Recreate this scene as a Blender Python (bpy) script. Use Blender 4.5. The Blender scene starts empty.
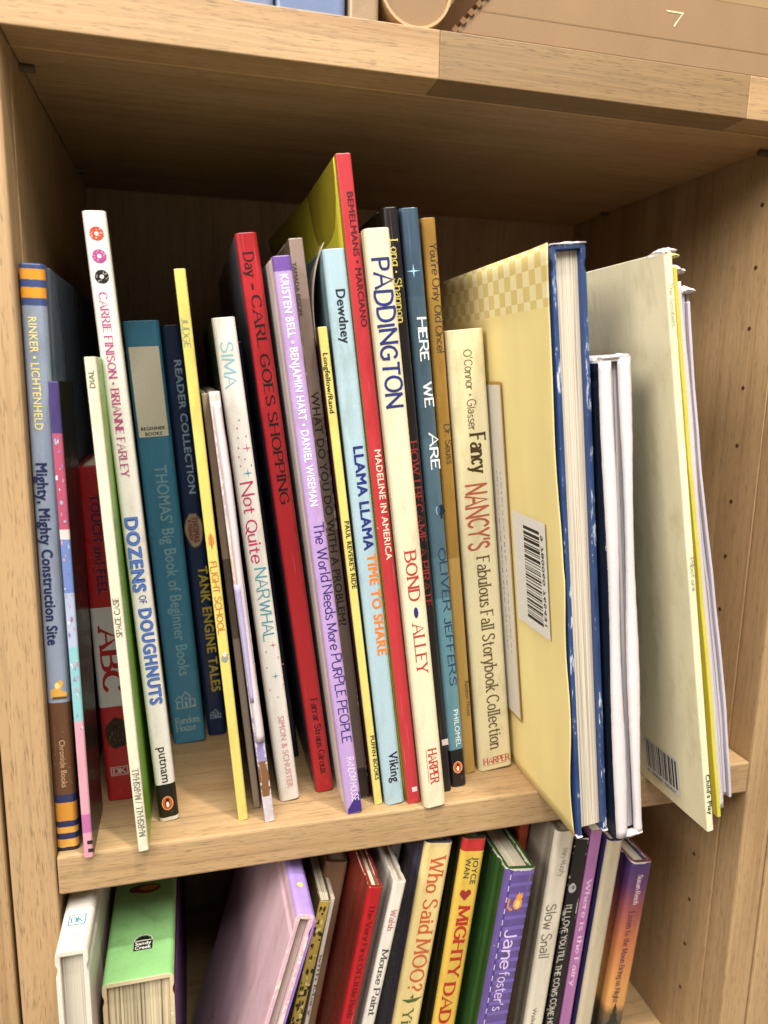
import bpy, bmesh, math, random
from mathutils import Vector, Matrix
random.seed(7)
SC = bpy.context.scene
COL = SC.collection
# ---------------------------------------------------------------- camera, world, lamps, exposure
cam_d = bpy.data.cameras.new('camera'); cam = bpy.data.objects.new('camera', cam_d); COL.objects.link(cam)
cam_d.sensor_fit = 'VERTICAL'; cam_d.sensor_height = 36.0; cam_d.lens = 730.0 / 1024 * 36.0
cam_d.clip_start = 0.01; cam_d.clip_end = 60
cam.location = (0.06188, -0.31068, 0.20747)
cam.rotation_euler = (1.389577, -0.017863, -0.257711)
SC.camera = cam
cam_d.dof.use_dof = True; cam_d.dof.focus_distance = 0.34; cam_d.dof.aperture_fstop = 8.0
W = bpy.data.worlds.new('World'); SC.world = W; W.use_nodes = True
W.node_tree.nodes['Background'].inputs[0].default_value = (1.0, 0.91, 0.81, 1)
W.node_tree.nodes['Background'].inputs[1].default_value = 0.30
def lamp(name, loc, target, power, sx, sy, col):
    d = bpy.data.lights.new(name, 'AREA'); d.energy = power; d.color = col
    d.shape = 'RECTANGLE'; d.size = sx; d.size_y = sy
    o = bpy.data.objects.new(name, d); COL.objects.link(o); o.location = loc
    o.rotation_euler = (Vector(target) - Vector(loc)).to_track_quat('-Z', 'Y').to_euler()
    return o
lamp('ceiling_downlight', (0.28, -0.42, 1.55), (0.2, 0.0, 0.1), 20, 0.07, 0.07, (1.0, 0.93, 0.83))
lamp('fill_panel', (-0.05, -1.20, 1.85), (0.2, 0.0, 0.1), 74, 1.7, 0.9, (1.0, 0.96, 0.90))
lamp('fill_panel', (-1.35, -1.0, 1.05), (0.2, 0.0, 0.05), 34, 0.9, 0.8, (1.0, 0.96, 0.90))  # unseen side fill, added low on the left to brighten left-facing covers
SC.view_settings.view_transform = 'Standard'; SC.view_settings.look = 'None'
SC.view_settings.exposure = 0.0; SC.view_settings.gamma = 1.0
SC.cycles.max_bounces = 8; SC.cycles.diffuse_bounces = 4
SC.cycles.caustics_reflective = False; SC.cycles.caustics_refractive = False

# ---------------------------------------------------------------- dimensions (metres)
IW, IH, ID, TH = 0.3598, 0.3286, 0.2404, 0.0183      # inner width, compartment height, depth, board thickness
ZL = -0.22                                          # top of the lower shelf board
ZB = -0.60; ZT = 0.72

def lin(h):
    h = h.lstrip('#'); v = [int(h[i:i + 2], 16) / 255 for i in (0, 2, 4)]
    return tuple(x / 12.92 if x <= .04045 else ((x + .055) / 1.055) ** 2.4 for x in v) + (1,)

# ---------------------------------------------------------------- materials
class NT:
    def __init__(s, name):
        s.m = bpy.data.materials.new(name); s.m.use_nodes = True
        s.t = s.m.node_tree; s.b = s.t.nodes['Principled BSDF']
        s.tc = None
    def n(s, typ, **k):
        o = s.t.nodes.new('ShaderNode' + typ)
        for a, v in k.items(): setattr(o, a, v)
        return o
    def l(s, a, b): s.t.links.new(a, b)
    def obj(s):
        if not s.tc: s.tc = s.n('TexCoord')
        return s.tc.outputs['Object']
    def mapped(s, scale, loc=(0, 0, 0), rot=(0, 0, 0)):
        m = s.n('Mapping'); s.l(s.obj(), m.inputs[0]); m.inputs[3].default_value = scale
        m.inputs[1].default_value = loc; m.inputs[2].default_value = rot
        return m.outputs[0]
    def noise(s, vec, scale, detail=3, rough=.5, dist=0):
        o = s.n('TexNoise'); s.l(vec, o.inputs['Vector']); o.inputs['Scale'].default_value = scale
        o.inputs['Detail'].default_value = detail; o.inputs['Roughness'].default_value = rough
        o.inputs['Distortion'].default_value = dist
        return o.outputs['Fac']
    def ramp(s, fac, stops, interp='LINEAR'):
        r = s.n('ValToRGB'); s.l(fac, r.inputs[0]); e = r.color_ramp; e.interpolation = interp
        while len(e.elements) < len(stops): e.elements.new(.5)
        for el, (p, c) in zip(e.elements, stops):
            el.position = p; el.color = c if len(c) == 4 else tuple(c) + (1,)
        return r.outputs[0]
    def mix(s, fac, a, b, mode='MIX'):
        o = s.n('Mix', data_type='RGBA', blend_type=mode)
        for i, v in ((0, fac), (6, a), (7, b)):
            if hasattr(v, 'is_output'): s.l(v, o.inputs[i])
            else: o.inputs[i].default_value = v
        return o.outputs[2]
    def math(s, op, a, b=0.0, c=0.0, clamp=False):
        o = s.n('Math', operation=op, use_clamp=clamp)
        for i, v in enumerate((a, b, c)):
            if hasattr(v, 'is_output'): s.l(v, o.inputs[i])
            else: o.inputs[i].default_value = v
        return o.outputs[0]
    def bump(s, h, strength, dist):
        o = s.n('Bump'); o.inputs['Strength'].default_value = strength; o.inputs['Distance'].default_value = dist
        s.l(h, o.inputs['Height']); s.l(o.outputs[0], s.b.inputs['Normal'])
    def out(s, col, rough=.5, spec=.5):
        if hasattr(col, 'is_output'): s.l(col, s.b.inputs['Base Color'])
        else: s.b.inputs['Base Color'].default_value = col
        if hasattr(rough, 'is_output'): s.l(rough, s.b.inputs['Roughness'])
        else: s.b.inputs['Roughness'].default_value = rough
        s.b.inputs['Specular IOR Level'].default_value = spec
        return s.m
g4 = lambda v: (v, v, v, 1)

def wood(name, axis, tone=1.0, seed=0.0, warm=0.0):
    """oak veneer whose grain runs along the given axis (0 x, 1 y, 2 z)"""
    k = NT(name)
    def sc(a, b):
        v = [a, a, a]; v[axis] = b; return tuple(v)
    off = (seed * 1.7, seed * 2.3, seed * .9)
    big = k.noise(k.mapped(sc(48, 2.2), off), 1.0, 5, .62, .7)
    fine = k.noise(k.mapped(sc(620, 13), off), 1.0, 3, .6, .3)
    pore = k.noise(k.mapped(sc(1700, 130), off), 1.0, 2, .55)
    lt = (.47 * tone, (.312 - .01 * warm) * tone, (.163 - .02 * warm) * tone)
    md = (.425 * tone, (.274 - .01 * warm) * tone, (.136 - .02 * warm) * tone)
    dk = (.350 * tone, (.214 - .01 * warm) * tone, .100 * tone)
    c = k.ramp(big, [(.28, dk), (.46, md), (.70, lt)])
    f = k.ramp(fine, [(.33, g4(.78)), (.5, g4(1.0)), (.72, g4(1.07))])
    c = k.mix(.75, c, f, 'MULTIPLY')
    p = k.ramp(pore, [(.57, g4(1)), (.67, g4(.58))])
    c = k.mix(.8, c, p, 'MULTIPLY')
    k.bump(k.math('ADD', fine, k.math('MULTIPLY', p, .5)), .22, .0006)
    return k.out(c, k.ramp(fine, [(.3, g4(.58)), (.7, g4(.42))]), .4)

MC = {}
def plain(col, rough=.5, spec=.4, name='print'):
    key = ('p', col, rough, spec)
    if key not in MC:
        k = NT(name); n = k.noise(k.obj(), 900, 2)
        c = k.mix(1.0, lin(col), k.ramp(n, [(.3, g4(.95)), (.7, g4(1.03))]), 'MULTIPLY')
        MC[key] = k.out(c, rough, spec)
    return MC[key]

def cover_mat(side, dims, bands=None, wear=.5, rough=.30, paper='#d9d2c4', grad=None, flecks=None, name='printed_cover', axis='z', streak=None, up=False):
    """printed cover: flat bands along the spine, scuffed paper showing at edges, small stains"""
    t, d, h = dims
    k = NT(name)
    sep = k.n('SeparateXYZ'); k.l(k.obj(), sep.inputs[0]); X, Y, Z = sep.outputs
    if bands:
        f = k.math('DIVIDE', Z, h)
        b = sorted((max(0.0, min(1.0, p)), c) for p, c in bands)
        jit = k.math('MULTIPLY_ADD', k.noise(k.mapped((500, 500, 90)), 1, 2), .0016, -.0008)
        f = k.math('ADD', f, jit)
        if grad: base = k.ramp(f, [(p, lin(c)) for p, c in b])
        else:    base = k.ramp(f, [(p, lin(c)) for p, c in b], 'CONSTANT')
    else:
        base = k.mix(0.0, lin(side), lin(side))
    if flecks:
        v = k.n('TexVoronoi'); k.l(k.obj(), v.inputs['Vector']); v.inputs['Scale'].default_value = flecks[1]
        m = k.ramp(v.outputs['Distance'], [(flecks[2], g4(1)), (flecks[2] + .06, g4(0))])
        base = k.mix(m, base, lin(flecks[0]))
    # soft tonal drift of ageing print
    drift = k.noise(k.mapped((30, 30, 12)), 1, 4, .6)
    base = k.mix(1.0, base, k.ramp(drift, [(.25, g4(.86)), (.75, g4(1.07))]), 'MULTIPLY')
    grain = k.noise(k.obj(), 1400, 2, .6)
    base = k.mix(1.0, base, k.ramp(grain, [(.3, g4(.93)), (.7, g4(1.04))]), 'MULTIPLY')
    if wear > 0:
        # distance to the worn rims: top, bottom, both spine corners
        if up:
            hz = k.math('ABSOLUTE', k.math('SUBTRACT', Z, h)); Y, Z = hz, Y; h = d
        ex = k.math('MINIMUM', k.math('ABSOLUTE', X), k.math('ABSOLUTE', k.math('SUBTRACT', X, t)))
        exy = k.math('ADD', ex, k.math('ABSOLUTE', Y))
        ez = k.math('MINIMUM', k.math('ABSOLUTE', Z), k.math('ABSOLUTE', k.math('SUBTRACT', Z, h)))
        e = k.math('MINIMUM', k.math('MULTIPLY', exy, 1.6), ez)
        n1 = k.noise(k.obj(), 420, 4, .65); n2 = k.noise(k.obj(), 60, 2)
        lim = k.math('MULTIPLY', k.math('MULTIPLY', n1, n2), .0085 * wear)
        mask = k.math('LESS_THAN', e, k.math('SUBTRACT', lim, .0012))
        base = k.mix(k.math('MULTIPLY', mask, .75), base, lin(paper))
        sp = k.noise(k.mapped((260, 260, 60)), 1, 5, .7)
        base = k.mix(k.ramp(sp, [(.70, g4(0)), (.74, g4(.6 * min(1, wear)))]), base, lin(paper))
        scr = k.noise(k.mapped((1500, 1500, 22), (0, 0, 0), (.12, .2, 0)), 1, 2, .5)      # hairline rubs along the spine
        base = k.mix(k.ramp(scr, [(.70, g4(0)), (.78, g4(.35 * min(1, wear)))]), base, lin(paper))
        dirt = k.noise(k.mapped((90, 90, 34)), 1, 4, .65)
        base = k.mix(1.0, base, k.ramp(dirt, [(.28, (.80, .77, .72, 1)), (.48, g4(1))]), 'MULTIPLY')
    r = k.ramp(drift, [(.3, g4(rough - .07)), (.7, g4(rough + .12))])
    k.bump(k.noise(k.obj(), 700, 3, .6), .12, .0004)
    m = k.out(base, r, .45)
    return m

def page_mat(a='#e6dfcf', b='#a99c86', axis=0, name='page_edges', tint=None, fr=2300):
    k = NT(name)
    s = [0, 0, 0]; s[axis] = fr
    for i in range(3):
        if i != axis: s[i] = 6
    n = k.noise(k.mapped(tuple(s)), 1, 3, .7, .2)
    s2 = [0, 0, 0]; s2[axis] = 420
    for i in range(3):
        if i != axis: s2[i] = 3
    n2 = k.noise(k.mapped(tuple(s2)), 1, 2, .5)
    c = k.ramp(n, [(.36, lin(b)), (.52, lin(a)), (.8, lin(a))])
    if tint: c = k.mix(k.ramp(n2, [(.42, g4(0)), (.6, g4(.8))]), c, lin(tint))
    else: c = k.mix(1.0, c, k.ramp(n2, [(.35, g4(.72)), (.6, g4(1))]), 'MULTIPLY')
    k.bump(n, .5, .0004)
    return k.out(c, .85, .15)

# ---------------------------------------------------------------- mesh helpers
def link(name, me, parent=None, mats=()):
    o = bpy.data.objects.new(name, me); COL.objects.link(o)
    for m in mats: me.materials.append(m)
    if parent: o.parent = parent
    return o
def pydata(name, V, F, parent=None, mats=(), mi=None, smooth=False):
    me = bpy.data.meshes.new(name); me.from_pydata(V, [], F); me.update()
    o = link(name, me, parent, mats)
    if mi:
        for p, i in zip(me.polygons, mi): p.material_index = i
    if smooth:
        for p in me.polygons: p.use_smooth = True
    return o
def fixn(o):
    bm = bmesh.new(); bm.from_mesh(o.data); bmesh.ops.recalc_face_normals(bm, faces=bm.faces); bm.to_mesh(o.data); bm.free()
    return o
def bevel(o, w, seg=2, ang=40):
    m = o.modifiers.new('bevel', 'BEVEL'); m.width = w; m.segments = seg; m.limit_method = 'ANGLE'
    m.angle_limit = math.radians(ang); m.harden_normals = False
    return o
def box(name, a, b, mat, parent=None, bev=0.0):
    (x0, y0, z0), (x1, y1, z1) = a, b
    V = [(x, y, z) for z in (z0, z1) for y in (y0, y1) for x in (x0, x1)]
    F = [(0, 2, 3, 1), (4, 5, 7, 6), (0, 1, 5, 4), (2, 6, 7, 3), (0, 4, 6, 2), (1, 3, 7, 5)]
    o = pydata(name, V, F, parent, [mat])
    if bev: bevel(o, bev)
    return o
def empty(name, loc, label, cat, group=None, lean=0.0, yaw=0.0):
    o = bpy.data.objects.new(name, None); COL.objects.link(o); o.location = loc
    o.rotation_euler = (0, lean, yaw); o.empty_display_size = .02
    o['label'] = label; o['category'] = cat
    if group: o['group'] = group
    return o
def cyl(name, p, r, L, axis, mat, parent=None, n=20):
    V = []; F = []
    for e in (0, 1):
        for i in range(n):
            a = 2 * math.pi * i / n; q = [r * math.cos(a), r * math.sin(a)]; v = list(p)
            o2 = [j for j in range(3) if j != axis]
            v[o2[0]] += q[0]; v[o2[1]] += q[1]; v[axis] += e * L; V.append(v)
    F = [tuple(range(n)), tuple(range(n, 2 * n))] + [(i, (i + 1) % n, n + (i + 1) % n, n + i) for i in range(n)]
    return fixn(pydata(name, V, F, parent, [mat]))

# ---------------------------------------------------------------- lettering
GL = {
'A': (.78, '0,0 .39,1 .78,0|.15,.36 .63,.36'), 'B': (.64, '0,0 0,1|~0,1 .34,1 .54,.9 .54,.64 .34,.53 0,.53|~0,.53 .38,.53 .64,.4 .64,.13 .38,0 0,0'),
'C': (.74, '~.72,.8 .56,.97 .36,1 .1,.84 0,.5 .1,.16 .36,0 .56,.03 .73,.2'), 'D': (.72, '0,0 0,1|~0,1 .32,1 .62,.84 .72,.5 .62,.16 .32,0 0,0'),
'E': (.56, '0,0 0,1|0,1 .54,1|0,.52 .42,.52|0,0 .56,0'), 'F': (.52, '0,0 0,1|0,1 .52,1|0,.52 .4,.52'),
'G': (.78, '~.72,.8 .56,.97 .36,1 .1,.84 0,.5 .1,.16 .36,0 .56,.02 .74,.14|.74,.14 .74,.46|.48,.46 .78,.46'),
'H': (.72, '0,0 0,1|.72,0 .72,1|0,.52 .72,.52'), 'I': (.12, '.06,0 .06,1'), 'J': (.42, '~.38,1 .38,.2 .24,0 .06,.04 0,.18'),
'K': (.66, '0,0 0,1|0,.42 .6,1|.2,.58 .66,0'), 'L': (.54, '0,1 0,0|0,0 .54,0'), 'M': (.9, '0,0 .06,1|.06,1 .45,.1|.45,.1 .84,1|.84,1 .9,0'),
'N': (.74, '0,0 0,1|0,1 .74,0|.74,0 .74,1'), 'O': (.82, '~.41,1 .12,.86 0,.5 .12,.14 .41,0 .7,.14 .82,.5 .7,.86 .41,1'),
'P': (.6, '0,0 0,1|~0,1 .34,1 .58,.9 .58,.58 .34,.46 0,.46'), 'Q': (.82, '~.41,1 .12,.86 0,.5 .12,.14 .41,0 .7,.14 .82,.5 .7,.86 .41,1|.5,.22 .84,-.12'),
'R': (.66, '0,0 0,1|~0,1 .34,1 .56,.9 .56,.62 .34,.5 0,.5|.3,.5 .66,0'), 'S': (.6, '~.55,.82 .42,.97 .26,1 .06,.9 .06,.68 .3,.54 .54,.38 .57,.14 .34,0 .14,.03 0,.18'),
'T': (.66, '.33,0 .33,1|0,1 .66,1'), 'U': (.7, '~0,1 0,.3 .1,.06 .35,0 .6,.06 .7,.3 .7,1'), 'V': (.74, '0,1 .37,0|.37,0 .74,1'),
'W': (1.04, '0,1 .27,0|.27,0 .52,.9|.52,.9 .77,0|.77,0 1.04,1'), 'X': (.7, '0,0 .7,1|0,1 .7,0'), 'Y': (.7, '0,1 .35,.48|.7,1 .35,.48|.35,.48 .35,0'), 'Z': (.62, '0,1 .62,1|.62,1 0,0|0,0 .62,0'),
'a': (.46, '~.06,.54 .2,.66 .38,.6 .44,.44 .44,.1 .46,0|~.44,.4 .2,.37 .02,.26 .02,.09 .17,0 .34,.05 .44,.18'), 'b': (.5, '0,1 0,0|~0,.46 .14,.62 .3,.66 .48,.5 .5,.3 .4,.06 .22,0 .08,.05 0,.18'),
'c': (.44, '~.42,.52 .28,.66 .12,.6 0,.36 .08,.08 .24,0 .43,.12'), 'd': (.5, '.5,1 .5,0|~.5,.46 .36,.63 .22,.66 .04,.52 0,.3 .1,.05 .26,0 .42,.06 .5,.2'),
'e': (.48, '~.02,.34 .48,.36 .44,.58 .26,.66 .08,.58 0,.34 .06,.1 .24,0 .46,.12'), 'f': (.34, '~.36,.92 .26,1 .14,.92 .12,.74 .12,0|0,.64 .3,.64'),
'g': (.5, '~.5,.46 .36,.63 .22,.66 .04,.52 0,.32 .1,.07 .26,.03 .42,.1 .5,.24|~.5,.66 .5,-.1 .4,-.3 .2,-.33 .02,-.22'), 'h': (.46, '0,1 0,0|~0,.44 .16,.62 .3,.66 .44,.54 .46,.4 .46,0'),
'i': (.1, '.05,0 .05,.66|.05,.84 .05,.93'), 'j': (.2, '~.16,.66 .16,-.1 .08,-.28 -.06,-.3|.16,.84 .16,.93'), 'k': (.46, '0,1 0,0|0,.26 .42,.66|.14,.4 .46,0'), 'l': (.1, '.05,1 .05,0'),
'm': (.8, '0,.66 0,0|~0,.44 .12,.62 .24,.66 .38,.54 .4,.4 .4,0|~.4,.44 .52,.62 .64,.66 .78,.54 .8,.4 .8,0'), 'n': (.46, '0,.66 0,0|~0,.44 .16,.62 .3,.66 .44,.54 .46,.4 .46,0'),
'o': (.5, '~.25,.66 .06,.56 0,.33 .06,.1 .25,0 .44,.1 .5,.33 .44,.56 .25,.66'), 'p': (.5, '0,.66 0,-.32|~0,.46 .14,.62 .3,.66 .48,.5 .5,.3 .4,.06 .22,0 .08,.05 0,.18'), 'q': (.5, '.5,.66 .5,-.32|~.5,.46 .36,.63 .22,.66 .04,.52 0,.3 .1,.05 .26,0 .42,.06 .5,.2'),
'r': (.32, '0,.66 0,0|~0,.4 .1,.58 .22,.66 .34,.62'), 's': (.4, '~.36,.56 .22,.66 .06,.58 .06,.44 .2,.34 .38,.22 .38,.06 .2,0 0,.1'), 't': (.34, '~.14,.92 .14,.16 .2,.01 .36,.05|0,.64 .32,.64'),
'u': (.46, '~0,.66 0,.22 .06,.04 .18,0 .34,.06 .46,.24|.46,.66 .46,0'), 'v': (.46, '0,.66 .23,0|.23,0 .46,.66'), 'w': (.7, '0,.66 .18,0|.18,0 .35,.6|.35,.6 .52,0|.52,0 .7,.66'), 'x': (.44, '0,0 .44,.66|0,.66 .44,0'),
'y': (.48, '0,.66 .24,0|~.48,.66 .24,0 .14,-.24 0,-.3'), 'z': (.42, '0,.66 .42,.66|.42,.66 0,0|0,0 .42,0'),
"'": (.1, '.06,1 .03,.76'), '.': (.1, '.05,0 .05,.08'), '&': (.72, '~.7,.4 .5,.1 .25,0 .04,.12 .08,.36 .4,.64 .42,.88 .26,1 .12,.86 .2,.6 .7,0'), '-': (.34, '.02,.34 .32,.34'), '/': (.4, '0,-.1 .4,1.05'),
'!': (.1, '.05,1 .05,.3|.05,0 .05,.08'), '?': (.46, '~.02,.8 .14,.98 .34,.97 .46,.78 .38,.58 .24,.46 .22,.28|.22,0 .22,.08'), ',': (.12, '.08,.06 .03,-.12'), '•': (.3, '.15,.36 .15,.5'), '·': (.3, '.15,.36 .15,.46'),
}
def smooth(P, n=5):
    out = []
    for i in range(len(P) - 1):
        p0 = P[max(i - 1, 0)]; p1 = P[i]; p2 = P[i + 1]; p3 = P[min(i + 2, len(P) - 1)]
        for j in range(n):
            t = j / n; r = []
            for a in (0, 1):
                r.append(.5 * (2 * p1[a] + (p2[a] - p0[a]) * t + (2 * p0[a] - 5 * p1[a] + 4 * p2[a] - p3[a]) * t * t + (3 * p1[a] - p0[a] - 3 * p2[a] + p3[a]) * t ** 3))
            out.append(tuple(r))
    return out + [tuple(P[-1])]
def stroke_text(s, style):
    """2-D ribbons for a string, cap height 1; returns verts (x, y, layer) and faces"""
    V = []; F = []; x = 0; lay = 0; rnd = random.Random(len(s) * 31 + ord(s[0]))
    pen = {'serif': (.155, .08), 'serifb': (.215, .105), 'hand': (.105, .105), 'brush': (.165, .15)}[style]
    ser = style.startswith('serif')
    gap = {'serif': .22, 'serifb': .2, 'hand': .17, 'brush': .2}[style]
    for ch in s:
        if ch == ' ': x += .34; continue
        if ch not in GL: x += .3; continue
        w, code = GL[ch]
        dy = 0; sc = 1
        if style in ('hand', 'brush'): dy = rnd.uniform(-.05, .05); sc = rnd.uniform(.92, 1.06)
        rot = rnd.uniform(-.05, .05) if style in ('hand', 'brush') else 0
        for part in code.split('|'):
            sm = part[0] == '~'; P = [tuple(map(float, q.split(','))) for q in part.lstrip('~').split()]
            if ch in '•·':
                cx, cy = .15, .42; n = 14; b = len(V)
                for i in range(n):
                    a = 2 * math.pi * i / n; V.append((x + cx + .13 * math.cos(a), cy + .13 * math.sin(a), lay))
                F.append(tuple(range(b, b + n))); lay += 1; continue
            ends = (P[0], P[1]), (P[-1], P[-2])
            if sm: P = smooth(P)
            P = [(p[0] * sc + rot * p[1], p[1] * sc + dy) for p in P]
            b = len(V)
            for i, p in enumerate(P):
                a = P[max(i - 1, 0)]; c = P[min(i + 1, len(P) - 1)]
                tx, ty = c[0] - a[0], c[1] - a[1]; L = math.hypot(tx, ty) or 1; tx /= L; ty /= L
                k = abs(ty) if tx * ty <= 0 or abs(ty) > .97 or sm else .25
                wd = (pen[1] + (pen[0] - pen[1]) * k) / 2
                ex = 0
                if not sm and i in (0, len(P) - 1): ex = pen[1] * .4 * (-1 if i == 0 else 1)
                V.append((x + p[0] - ty * wd + tx * ex, p[1] + tx * wd + ty * ex, lay)); V.append((x + p[0] + ty * wd + tx * ex, p[1] - tx * wd + ty * ex, lay))
            for i in range(len(P) - 1): F.append((b + 2 * i, b + 2 * i + 1, b + 2 * i + 3, b + 2 * i + 2))
            lay += 1
            if ser:
                for e, q in ends:
                    if abs(e[1] - q[1]) < abs(e[0] - q[0]) * .9: 
                        continue
                    if min(abs(e[1]), abs(e[1] - 1), abs(e[1] - .66), abs(e[1] + .32)) > .03 or ch in "'.,!?-/": continue
                    b = len(V); hw = .15; ht = pen[1] * .5
                    for dx2, dy2 in ((-hw, -ht), (hw, -ht), (hw, ht), (-hw, ht)): V.append((x + e[0] + dx2, e[1] + dy2, lay))
                    F.append((b, b + 1, b + 2, b + 3)); lay += 1
        x += w * sc + gap
    return V, F, x - gap
BF = {'sans': .012, 'sansb': .028, 'sansbb': .05, 'bubble': .075}
def font_text(s, style):
    cu = bpy.data.curves.new('t', 'FONT'); cu.body = s; cu.size = 1; cu.resolution_u = 3
    w = BF[style]; cu.space_character = 1.0 + w * 1.6
    o = bpy.data.objects.new('t', cu); COL.objects.link(o)
    dg = bpy.context.evaluated_depsgraph_get(); me = bpy.data.meshes.new_from_object(o.evaluated_get(dg))
    V0 = [(v.co.x / .73, v.co.y / .73) for v in me.vertices]; F0 = [tuple(p.vertices) for p in me.polygons]
    bpy.data.objects.remove(o); bpy.data.curves.remove(cu); bpy.data.meshes.remove(me)
    V = []; F = []
    for k, (dx, dy) in enumerate(((-1, 0), (1, 0), (0, -1), (0, 1), (.7, .7), (-.7, -.7), (.7, -.7), (-.7, .7))):   # heavier weights: the outline thickened all round
        b = len(V); V += [(x + dx * w, y + dy * w * .8, k) for x, y in V0]; F += [tuple(b + i for i in f) for f in F0]
    xs = [v[0] for v in V]; mn = min(xs)
    return [(v[0] - mn, v[1], v[2]) for v in V], F, max(xs) - mn
def lettering(parent, s, style, frame, length, cap, col, name='lettering', rough=.45):
    """frame: function (along, up, lift) -> local point"""
    V, F, w = (stroke_text if style in ('serif', 'serifb', 'hand', 'brush') else font_text)(s, style)
    if not length: length = w * cap
    kx = length / w
    P = [frame(v[0] * kx, (v[1] - .5) * cap, .00012 + v[2] * 4e-7) for v in V]
    if style == 'bubble':
        V2, F2, w2 = font_text(s, 'sans'); k2 = length / w2
        pydata('lettering', [frame(v[0] * k2, (v[1] - .5) * cap, .00014 + v[2] * 4e-7) for v in V2], F2, parent, [plain('#5878bd', rough, .35, 'ink')])
    return pydata(name, P, F, parent, [plain(col, rough, .35, 'ink')])
def down_frame(u, z, y=0.0): return lambda a, b, l: (u + b, y - l, z - a)       # reads downwards on the spine
def up_frame(u, z, y=0.0):   return lambda a, b, l: (u - b, y - l, z + a)
def flat_frame(u, z, y=0.0): return lambda a, b, l: (u + a, y - l, z + b)       # upright on the spine
def shape(parent, polys, frame, name, lift=.00012):
    """polys: list of (points, colour); each layer a hair above the one below"""
    V = []; F = []; mats = []; mi = []
    for i, (pts, col) in enumerate(polys):
        b = len(V); V += [frame(p[0], p[1], lift + i * 2e-6) for p in pts]; F.append(tuple(range(b, b + len(pts))))
        m = plain(col, .45, .35, 'ink')
        if m not in mats: mats.append(m)
        mi.append(mats.index(m))
    return pydata(name, V, F, parent, mats, mi)
def ell(cx, cy, rx, ry, n=20, wob=0, seed=0):
    r = random.Random(seed); return [(cx + rx * math.cos(2 * math.pi * i / n) * (1 + r.uniform(-wob, wob)), cy + ry * math.sin(2 * math.pi * i / n) * (1 + r.uniform(-wob, wob))) for i in range(n)]
def rect(x0, y0, x1, y1): return [(x0, y0), (x1, y0), (x1, y1), (x0, y1)]
def star(cx, cy, r, k=.22):
    return [(cx + (r if i % 2 == 0 else r * k) * math.sin(math.pi * i / 4), cy + (r if i % 2 == 0 else r * k) * math.cos(math.pi * i / 4)) for i in range(8)]
def mul(P, s): return [(x * s, y * s) for x, y in P]
# ---------------------------------------------------------------- books
def profile(t, d, kind):
    """closed outline of a cover seen from above: spine at y = 0, boards run back to y = d"""
    if kind == 'hard':
        bt = min(.0021, t * .26); r = min(.0026, t * .24); g = min(.0007, t * .06)
        sd = [(0, d), (0, .0120), (g, .0098), (g, .0080), (0, .0058)]
    elif kind == 'board':
        bt = min(.0021, t * .2); r = min(.0022, t * .2); sd = [(0, d)]
    else:
        bt = min(.0006, t * .2); r = min(.0008, t * .25); sd = [(0, d)]
    arc = [(r - r * math.cos(a), r - r * math.sin(a)) for a in (0, math.pi / 8, math.pi / 4, 3 * math.pi / 8, math.pi / 2)]
    L = sd + arc
    R = [(t - x, y) for x, y in reversed(L)]
    inner = [(t - bt, d), (t - bt, bt * 1.2), (bt, bt * 1.2), (bt, d)]
    return L + R + inner, len(L) + len(R), r, bt
def cover(parent, t, d, h, kind, mats, up=False, warp=0.0, seed=0, name='cover'):
    """mats: sides, spine, edges (rims of the boards)"""
    P, no, r, bt = profile(t, d, kind); n = len(P)
    NZ = 9 if warp else 1; rnd = random.Random(seed); ph = rnd.uniform(0, 6)
    mp = (lambda x, y, z: (x, z, h - y)) if up else (lambda x, y, z: (x, y, z))
    L = d if up else h; D = h if up else d
    P = [(x, y if y < D * .9 or y != d else D) for x, y in P] if not up else [(x, (h if y == d else y)) for x, y in P]
    V = []; F = []; mi = []
    for k in range(NZ + 1):
        z = L * k / NZ
        for (x, y) in P:
            dx = warp * math.sin(ph + 7 * k / NZ) * (y / D) if warp else 0
            V.append(mp(x + dx, y, z))
    for k in range(NZ):
        for i in range(n):
            j = (i + 1) % n
            F.append((k * n + i, k * n + j, (k + 1) * n + j, (k + 1) * n + i))
            a, b = P[i], P[j]
            if i < no - 1 and a[1] <= r + 1e-6 and b[1] <= r + 1e-6: mi.append(1)
            elif (a[1] == D and b[1] == D): mi.append(2)
            else: mi.append(0)
    F.append(tuple(range(n))); mi.append(2); F.append(tuple(NZ * n + i for i in range(n))); mi.append(2)
    o = pydata(name, V, F, parent, mats, mi); fixn(o)
    return bevel(o, .00035, 2, 50)
def pages(parent, t, d, h, kind, mat, up=False, inset=None):
    i = inset if inset is not None else {'hard': .003, 'board': .0008, 'paper': .0}[kind]
    bt = {'hard': min(.0021, t * .26), 'board': min(.0021, t * .2), 'paper': min(.0006, t * .2)}[kind] + .0001
    if kind == 'paper': i = .0003
    if up: return box('page_block', (bt, i, i), (t - bt, d - i, h - bt * 1.2 - .0002), mat, parent)
    return box('page_block', (bt, bt * 1.2 + .0002, i), (t - bt, d - i, h - i), mat, parent)
PAGE = page_mat('#d6cbb4', '#8f8068')
NAMES = {'hard': 'hardcover_book', 'board': 'board_book', 'paper': 'paperback_book'}
GU = 'picture books on the middle shelf'; GLW = 'books on the lower shelf'
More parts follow.
